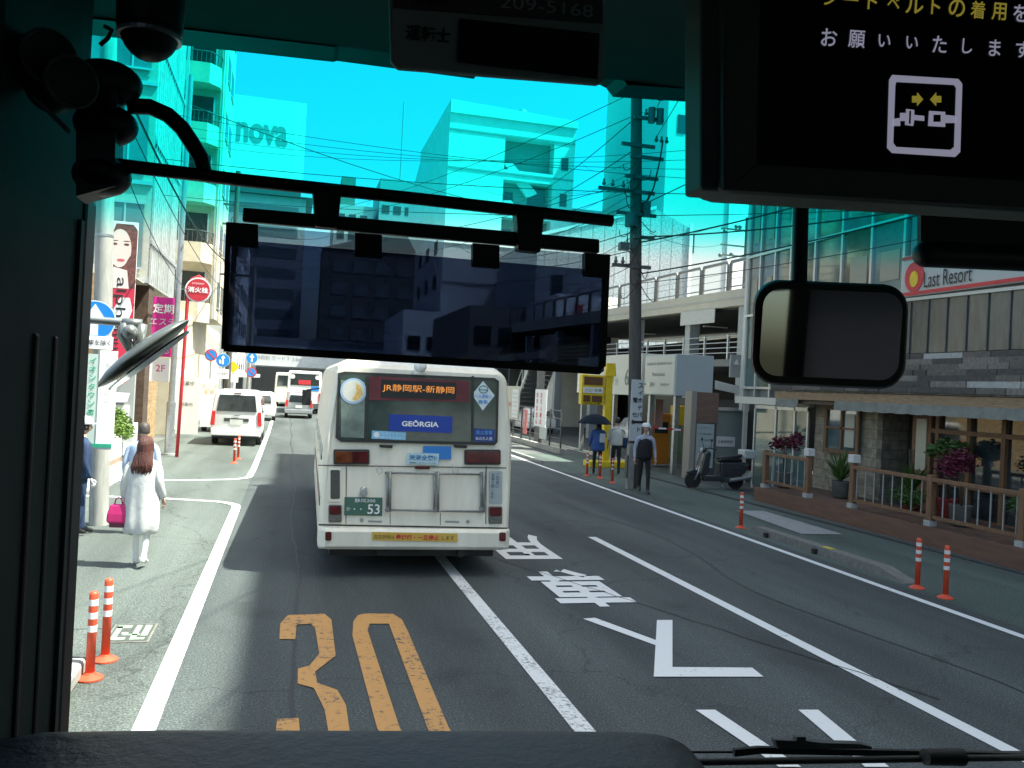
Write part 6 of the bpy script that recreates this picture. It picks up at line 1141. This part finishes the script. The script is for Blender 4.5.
# tinted shade band laminated in the glass: absorbing volume, denser upwards
vm = bpy.data.materials.new('shade_band_tint'); vm.use_nodes = True; n = vm.node_tree; n.nodes.remove(n.nodes['Principled BSDF'])
va = n.nodes.new('ShaderNodeVolumeAbsorption'); va.inputs['Color'].default_value = (0.0, .992, .99, 1)
tc = n.nodes.new('ShaderNodeTexCoord'); sx = n.nodes.new('ShaderNodeSeparateXYZ'); mr = n.nodes.new('ShaderNodeMapRange')
mr.interpolation_type = 'SMOOTHSTEP'
mr.inputs[1].default_value = 2.785-.4; mr.inputs[2].default_value = 2.955-.4; mr.inputs[3].default_value = 0; mr.inputs[4].default_value = 215.
n.links.new(tc.outputs['Object'], sx.inputs[0]); sl = n.nodes.new('ShaderNodeMath'); sl.operation = 'MULTIPLY_ADD'; sl.inputs[1].default_value = -.05; n.links.new(sx.outputs[0], sl.inputs[0]); n.links.new(sx.outputs[2], sl.inputs[2]); n.links.new(sl.outputs[0], mr.inputs[0]); n.links.new(mr.outputs[0], va.inputs['Density']); n.links.new(va.outputs[0], n.nodes['Material Output'].inputs['Volume'])
try: vm.cycles.volume_step_rate = 1.0
except Exception: pass
MB().box(-.62, 1.98, 1.71, 1.73, 2.70, 3.34).build('shade_band', vm, tb)
# header above the windshield
hd = [(-.60, 3.085), (.56, 3.165), (.60, 3.15), (.80, 3.165), (.82, 3.12), (1.98, 3.02)]
mb = MB(); P = [Vector((x, 1.35, z+.03)) for x, z in hd]
mb.slab([Vector((p.x, 1.66, p.z)) for p in [aY(x, y, 1.74) for x, y in ((-40, 22), (100, 36), (180, 45), (333, 62), (337, 61), (474, 79), (476, 73), (600, 85), (606, 88), (613, 97), (690, 102))]]+[Vector((1.98, 1.66, 3.12)), Vector((1.98, 1.66, 3.33)), Vector((-.45, 1.66, 3.33))], (0, .08, 0)); mb.build('header_trim', gskt, tb)
mb = MB(); mb.loft([[Vector((x, 1.15, 3.30)) for x in (-.6, 1.98)]+[Vector((x, 1.15, 3.31)) for x in (1.98, -.6)], [Vector((-.6, 1.66, 3.12)), Vector((1.98, 1.66, 3.19)), Vector((1.98, 1.66, 3.30)), Vector((-.6, 1.66, 3.30))]]); mb.build('header_panel', inn, tb)
# right wall with windows (seen in the mirror)
rw_ = MB(); rw_.box(1.95, 1.98, -9, 1.7, .4, 1.95).box(1.95, 1.98, -9, 1.7, 2.85, 3.3)
for y in (-9, -6.6, -4.6, -2.6, -.7, 1.1): rw_.box(1.94, 1.985, y, y+.14, 1.95, 2.85)
rw_.build('right_wall', inn, tb)
curt = bpy.data.materials.new('side_curtain'); curt.use_nodes = True; n = curt.node_tree; b = n.nodes['Principled BSDF']; n.nodes.remove(b); tr = n.nodes.new('ShaderNodeBsdfTranslucent'); tr.inputs[0].default_value = (.5, .46, .5, 1); n.links.new(tr.outputs[0], n.nodes['Material Output'].inputs[0])
glz = clear_mat('side_glass', (.50, .55, .53))
for y0, y1 in ((-6.46, -4.6), (-4.46, -2.6), (-2.46, -.7), (-.56, 1.1), (1.24, 1.7)):
    w_ = MB().box(1.96, 1.965, y0, y1, 1.95, 2.85).build('side_window', glz, tb)
    if y1 < 1.5: MB().box(1.93, 1.934, y0+.02, y0+(y1-y0)*.45, 1.97, 2.84).build('curtain', curt, w_)
MB().box(1.86, 1.98, 1.6, 1.74, .9, 3.3).build('right_pillar', ind, tb)
# dashboard roll
mb = MB(); mb.smooth = True; A, Bq = Vector((-.52, 1.396, 0)), Vector((.64, 1.233, 0)); dv = (Bq-A).normalized(); nv = Vector((dv.y, -dv.x, 0)); rings = []
def drng(c, s_, top=1.962):
    q = []
    for i in range(9): a = R(90*i/8); q.append(c+nv*(-.11*s_*math.cos(a))*1.0+ZZ*(top-.11*(1-math.sin(a))*1-(1-s_)*.12))
    q = [c-nv*.12*s_+ZZ*(top-.45)]+q
    for i in range(9): a = R(90*i/8); q.append(c+nv*(.22*s_+.14*s_*math.sin(a))+ZZ*(top-.14*(1-math.cos(a))-(1-s_)*.12))
    q.append(c+nv*.36*s_+ZZ*(top-.45)); return q
L_ = (Bq-A).length
for t_, s_ in ((0, 1), (.3, 1), (.6, 1), (.8, 1), (.9, 1), (.955, .99), (.985, .94), (1.005, .84), (1.02, .66), (1.03, .45)): rings.append(drng(A+dv*L_*t_, s_))
mb.loft(rings); dash = mb.build('dashboard', mat('dash_vinyl', (.006, .018, .021), .5, bump=.25, scale=38, detail=4), tb, sub=1)
MB().box(-.55, 1.95, .55, 1.74, 1.0, 1.55).build('dashboard_base', ind, tb)
# wiper outside
mb = MB(); mb.cyl(aY(560, 764, 1.84), aY(1060, 757, 1.84), .0085, n=10); mb.build('wiper_arm', black, tb)
wb_ = MB(); p = [aY(x, y, 1.88) for x, y in ((735, 750), (760, 747.5), (1040, 754), (1040, 759.5), (760, 754), (735, 757))]; wb_.slab(p, (0, .012, 0)).build('wiper_blade', rubber, tb)
mb = MB(); c = aY(800, 746, 1.87); mb.slab([aY(x, y, 1.86) for x, y in ((775, 740), (797, 741), (797, 737), (806, 737), (806, 741), (822, 743), (860, 744), (872, 747), (872, 749), (778, 749))], (0, .02, 0)); mb.build('wiper_bracket', dgrey, tb)
mb = MB(); mb.cyl(aY(925, 757, 1.82), aY(962, 757, 1.82), .020, .022, n=18); mb.build('wiper_nut', black, tb); mb = MB(); mb.cyl(aY(690, 752, 1.9), aY(1040, 752, 1.9), .003, n=6); mb.build('washer_hose', rubber, tb)
# outside mirror on the left
om = thing('side_mirror', 'grey oval outside mirror hanging tilted on its arm at the left', 'mirror', (-.33, 2.1, 2.55))
c0, c1 = aY(97, 386, 2.1), aY(188, 319, 2.1); ax = (c1-c0).normalized(); cc = (c0+c1)/2; pn = Vector((ax.z, 0, -ax.x)); hl = (c1-c0).length/2
mb = MB(); mb.smooth = True; rings = []
for t_ in (-1, -.93, -.7, -.35, 0, .35, .7, .93, 1):
    h_ = math.sqrt(max(0.002, 1-t_*t_)); rings.append([cc+ax*hl*t_+pn*(.005+.026*h_*math.cos(a))*(1 if math.cos(a) < 0 else 0.55)+ZY*(.075*h_*math.sin(a)) for a in [2*math.pi*i/16 for i in range(16)]])
mb.loft(rings); mb.build('mirror_shell', mat('mirror_shell_grey', (.16, .18, .18), .3, .3), om)
mb = MB(); q = [cc+ax*hl*.88*math.cos(a)-ZY*.0+pn*(.022)+ZY*(-.01+.055*math.sin(a)) for a in [2*math.pi*i/28 for i in range(28)]]; mb.slab(q, pn*.004); mb.build('mirror_glass', mat('mirror_silver', (.55, .60, .60), .06, 1.), om)
mb = MB(); mb.smooth = True; a0, a1 = aY(40, 315, 2.1), aY(125, 323, 2.1); mb.cyl(a0, a1, .009, n=12); mb.build('mirror_arm', steel, om)
mb = MB(); j = aY(130, 332, 2.08); mb.sph(j, .017); mb.tube([a1-ZX*.005, aY(142, 324, 2.1)], .011); mb.tube([a1, aY(122, 335, 2.1), aY(133, 352, 2.1)], .012); mb.tube([aY(142, 324, 2.1), aY(140, 340, 2.1), aY(136, 352, 2.1)], .012); mb.build('mirror_joint', mat('joint_grey', (.26, .28, .28), .35, .4), om)
# sun visor
vs = thing('sun_visor', 'wide smoked see-through sun visor panel hanging from a black double rail', 'sun visor', (.2, 1.42, 2.6)); VY = 1.40
vr = mat('visor_black', (.006, .006, .007), .45)
mb = MB(); mb.tube([aY(118, 165, VY), aY(240, 180, VY), aY(420, 199, VY), aY(612, 221, VY)], .0105, 12); mb.build('upper_rail', vr, vs)
mb = MB(); mb.slab([aY(243, 207, VY), aY(600, 239, VY), aY(600, 253, VY), aY(242, 221, VY)], (0, .015, 0)); mb.build('lower_rail', vr, vs, bevel=.003)
for x0, x1, y in ((312, 342, 190), (516, 545, 214)): MB().slab([aY(x0, y-7, VY-.012), aY(x1, y-5, VY-.012), aY(x1-4, y+38, VY-.012), aY(x0+3, y+36, VY-.012)], (0, .03, 0)).build('rail_clamp', vr, vs, bevel=.003)
mb = MB(); mb.tube([aY(x, y, VY+.01) for x, y in ((128, 106), (150, 107), (168, 115), (182, 128), (192, 143), (201, 158), (206, 178))], [.0125]*6+[.011], 12); mb.build('support_arm', vr, vs)
mb = MB()
for cx_, cy_, rx, ry in ((112, 83, .052, .038), (112, 125, .046, .035), (108, 176, .042, .034)): c = aY(cx_-6, cy_, VY); mb.sph(c, 1, (rx, .04, ry*.9), 20, 12)
mb.slab([aY(76, 70, VY-.03), aY(118, 70, VY-.03), aY(114, 186, VY-.03), aY(76, 196, VY-.03)], (0, .06, 0)); mb.build('pivot_mount', vr, vs)
def visor_q(P, d0, d1, name, m, par=vs): return MB().slab([aY(x, y, VY+d0) for x, y in P], (0, d1, 0)).build(name, m, par)
smoke = clear_mat('smoked_visor', (.135, .165, .235), .5); smoke2 = clear_mat('thin_visor_strip', (.50, .56, .60), .4)
pan = visor_q([(228.5, 239), (608, 271), (604, 371), (600, 374), (224, 350), (222, 346)], .0, .004, 'visor_panel', smoke); visor_q([(229, 224), (609, 256), (608.4, 270.7), (228.6, 238.7)], .0, .004, 'visor_strip', smoke2)
frm = MB()
def fr(P): frm.slab([aY(x, y, VY-.004) for x, y in P], (0, .014, 0))
fr([(226, 222), (230.5, 222.5), (227, 349), (221, 349)]); fr([(606, 254), (610.5, 254.5), (606, 366), (600.5, 370)]); fr([(221, 344), (602, 367), (600, 374.5), (224, 351.5)])
frm.build('visor_frame', vr, vs)
for x0, x1, y in ((229, 258, 222), (355, 382, 232.5), (473, 499.5, 243), (585, 609.5, 252.5)): visor_q([(x0, y), (x1, y+2.3), (x1, y+25), (x0, y+23)], -.006, .016, 'visor_clip', vr)
# dome camera
dc_ = thing('dome_camera', 'round black camera housing hanging from the header at top left', 'camera', (-.19, 1.2, 3.0)); c = aY(150, 30, 1.2); mb = MB(); mb.smooth = True; mb.cyl((c.x, 1.2, c.z), (c.x, 1.2, 3.3), .041, .05, 24); mb.sph(c, .037, (1, 1, 1.1), 24, 14); mb.build('housing', black, dc_); mb = MB(); mb.lathe((c.x, 1.2, c.z-.012), [(.037, 0), (.040, 0), (.040, .005), (.037, .005)], 28); mb.build('chrome_ring', steel, dc_)
mb = MB(); mb.tube([aY(100, 45, 1.25), aY(108, 38, 1.25), aY(112, 30, 1.25), aY(104, 26, 1.25)], .003, 6); mb.build('camera_cable', cablem, dc_)
# fan / speaker on the pillar
sp2 = thing('wall_speaker', 'twin round black speakers fixed to the cabin pillar at upper left', 'speaker', (-.42, 1.3, 2.95))
for (x, y, r_) in ((42, 60, .036), (64, 84, .034)):
    c = aY(x, y, 1.33); c2 = c+Vector((.5, -.8, -.1)).normalized()*.03; mb = MB(); mb.smooth = True; mb.cyl(c-Vector((.5, -.8, -.1)).normalized()*.05, c2, r_*1.1, r_, 24); mb.build('speaker_shell', black, sp2); u, w = frame3(c2-c); mb = MB(); mb.tube([c2+(u*math.cos(R(a))+w*math.sin(R(a)))*r_ for a in range(0, 361, 15)], .003, 6); mb.build('rim', dgrey, sp2)
MB().slab([aY(30, 96, 1.34), aY(33, 93, 1.34), aY(68, 127, 1.34), aY(65, 131, 1.34)], (0, .02, 0)).build('bracket', dgrey, sp2)
# driver name plate
npl = thing('driver_name_board', 'grey board for the driver name with a blank black strip hanging from the header', 'name board', (.25, 1.1, 3.0))
MB().slab([aY(x, y, 1.1) for x, y in ((388, -60), (606, -45), (605, 81), (598, 84), (398, 68), (391, 61))], (0, .012, 0)).build('board', mat('board_grey', (.42, .47, .45), .6), npl, bevel=.003)
MB().slab([aY(x, y, 1.099) for x, y in ((459, 19), (599, 34), (597, 79), (457, 62))], (0, -.002, 0)).build('name_strip', gskt, npl)
MB().slab([aY(x, y, 1.099) for x, y in ((394, -50), (602, -35), (602, 24), (393, 8))], (0, -.002, 0)).build('upper_panel', mat('panel_maroon', (.14, .10, .11), .6), npl)
dx = (aY(600, 34, 1.1)-aY(459, 19, 1.1)).normalized(); text('運転士', aY(428, 34.5, 1.098), dx, ZZ, .020, mat('ink_dark_green', (.02, .03, .028), .6), npl, w=.058, bold=.02); text('209-5168', aY(547, 7, 1.096), dx, ZZ, .017, mat('ink_pale', (.45, .47, .47), .6), npl, w=.13); text('営業所', aY(430, 2, 1.096), dx, ZZ, .014, MAT['ink_dark_green'], npl)
# seat belt display
dsp = thing('display_monitor', 'large black framed monitor asking passengers to fasten seat belts', 'monitor', (.75, .9, 2.9)); MY = .90
mfr = mat('monitor_frame', (.13, .14, .13), .6)
fp = [(724, -140), (1200, -90), (1190, 222), (1024, 211.5), (735, 193), (722, 189)]
MB().slab([aY(x, y, MY) for x, y in fp], (-.0, .06, 0)).build('case', mat('case_green_grey', (.19, .22, .20), .55), dsp, bevel=.004)
MB().slab([aY(701, y, MY+.02) for y in (-140, 190)]+[aY(730, y, MY+.004) for y in (192, -140)], (0, .045, 0)).build('side_case', MAT['case_green_grey'], dsp, bevel=.004)
b_ = MB(); Q = lambda x, y, d=0: aY(x, y, MY-.006-d)
def ring4(o, i, d=.008): 
    for k in range(4): b_.slab([Q(*o[k]), Q(*o[(k+1) % 4]), Q(*i[(k+1) % 4]), Q(*i[k])], (0, d, 0))
ring4([(722, -120), (1190, -80), (1190, 218), (724, 190)], [(763, -100), (1180, -60), (1180, 190), (757, 164)]); b_.build('bezel', mfr, dsp, bevel=.002)
scr = MB().slab([Q(763, -100, -.004), Q(1180, -60, -.004), Q(1180, 190, -.004), Q(757, 164, -.004)], (0, .004, 0)).build('screen', mat('screen_black', (.004, .0045, .005), .35), dsp)
dx = (Q(1000, 49)-Q(840, 38)).normalized(); dn = (Q(888, 150)-Q(893, 80)).normalized(); du = -dn
lyw = mat('screen_yellow', (.26, .215, .03), .5, emit=.26); lwh = mat('screen_white', (.27, .27, .36), .5, emit=.27)
S_ = lambda x, y: Q(x, y, -.0035)
for i, ch in enumerate('シートベルトの着用を'): text(ch, S_(830+i*21.1, -2.0+i*1.7), dx, du, {'ー': .003, 'ト': .020, 'シ': .018, 'ベ': .014}.get(ch, .0225), lyw if ch != 'を' else lwh, scr, bold=.012, ext=.0006)
for i, ch in enumerate('お願いいたします'): text(ch, S_(829+i*27.6, 37.5+i*1.75), dx, du, {'い': .0155, 'し': .019}.get(ch, .0215), lwh, scr, bold=.010, ext=.0006)
mb = MB(); O = [(892, 75), (958, 79), (962, 84), (960, 152), (955, 157), (892, 153), (887, 148), (889, 80)]; I = [(896, 82), (954, 85), (956, 88), (954, 147), (950, 150), (896, 147), (893, 143), (895, 86)]
for k_ in range(8): mb.slab([S_(*O[k_]), S_(*O[(k_+1) % 8]), S_(*I[(k_+1) % 8]), S_(*I[k_])], (0, -.0006, 0))
for P in ([(892,119),(900,118),(900,113),(906,113),(906,109),(914,110),(914,115),(924,116),(924,121),(914,120),(913,126),(905,125),(905,121),(900,121),(900,126),(892,126)], [(929,111),(945,112),(945,115),(956,116),(956,123),(945,123),(945,127),(928,126)]): mb.slab([S_(*p) for p in P], (0, -.0006, 0))
mb.build('pictogram', lwh, scr)
for P in (((933,115),(940,115),(940,122),(933,122)), ((909,111),(910.5,111),(910,124),(908.5,124))): MB().slab([S_(*p) for p in P], (0, -.0012, 0)).build('pictogram_slot', MAT['screen_black'], scr)
mb = MB()
for s_, x in ((1, 912), (-1, 941)): mb.slab([S_(x, 96), S_(x+5*s_, 96), S_(x+5*s_, 92.5), S_(x+11*s_, 99.5), S_(x+5*s_, 106), S_(x+5*s_, 102.5), S_(x, 102.5)], (0, -.0006, 0))
mb.build('pictogram_arrow', lyw, scr)
for y in (60, 133): mb = MB(); p = aY(717, y, MY+.03); mb.sph(p-ZY*.004, .0022); mb.build('screw', steel, dsp)
# interior mirror below
im = thing('interior_mirror', 'rounded black framed cabin mirror hanging on a black rod below the monitor', 'mirror', (.85, 1.2, 2.6))
def rrp(x0, y0, x1, y1, r, y_, sk=0., n=6):
    q = []
    for cx_, cy_, a0 in ((x0+r, y0+r, 180), (x1-r, y0+r, 270), (x1-r, y1-r, 0), (x0+r, y1-r, 90)):
        for i in range(n+1): a = R(a0+90*i/n); X_ = cx_+r*math.cos(a); Y_ = cy_+r*math.sin(a); q.append(aY(X_-(Y_-334)*.05, Y_+(X_-830)*.042, y_))
    return q
mb = MB(); mb.smooth = False; mb.loft([rrp(754, 284, 905, 385, 24, 1.24), rrp(752, 282, 907, 387, 26, 1.22), rrp(752, 282, 907, 387, 26, 1.20), rrp(754, 284, 905, 385, 24, 1.19)]); mb.build('mirror_shell', vr, im)
# a true mirror, turned so that it looks back along the right-hand windows
mc_ = aY(830, 334, 1.188); o = MB().slab([p+ZY*(-.002-.03*(p.z-mc_.z)) for p in rrp(760, 291, 899, 378, 18, 1.1895)], (0, -.002, 0)).build('mirror_glass', mat('cabin_mirror', (.62, .64, .62), .03, 1.), im)
mb = MB(); mb.cyl(aY(799, 286, 1.21), aY(802, 150, 1.21), .0125, n=14); mb.build('rod', vr, im)
bl_ = thing('roller_blind', 'rolled black sun blind under the monitor at the right', 'blind', (1.2, 1.3, 2.8)); mb = MB(); mb.smooth = True; mb.cyl(aY(926, 254, 1.3), aY(1100, 262, 1.3), .024, n=18); mb.sph(aY(926, 254, 1.3), .024); mb.build('blind_roll', vr, bl_); MB().slab([aY(921, 200, 1.34), aY(1100, 205, 1.34), aY(1100, 262, 1.34), aY(921, 246, 1.34)], (0, .01, 0)).build('blind_cloth', ind, bl_)
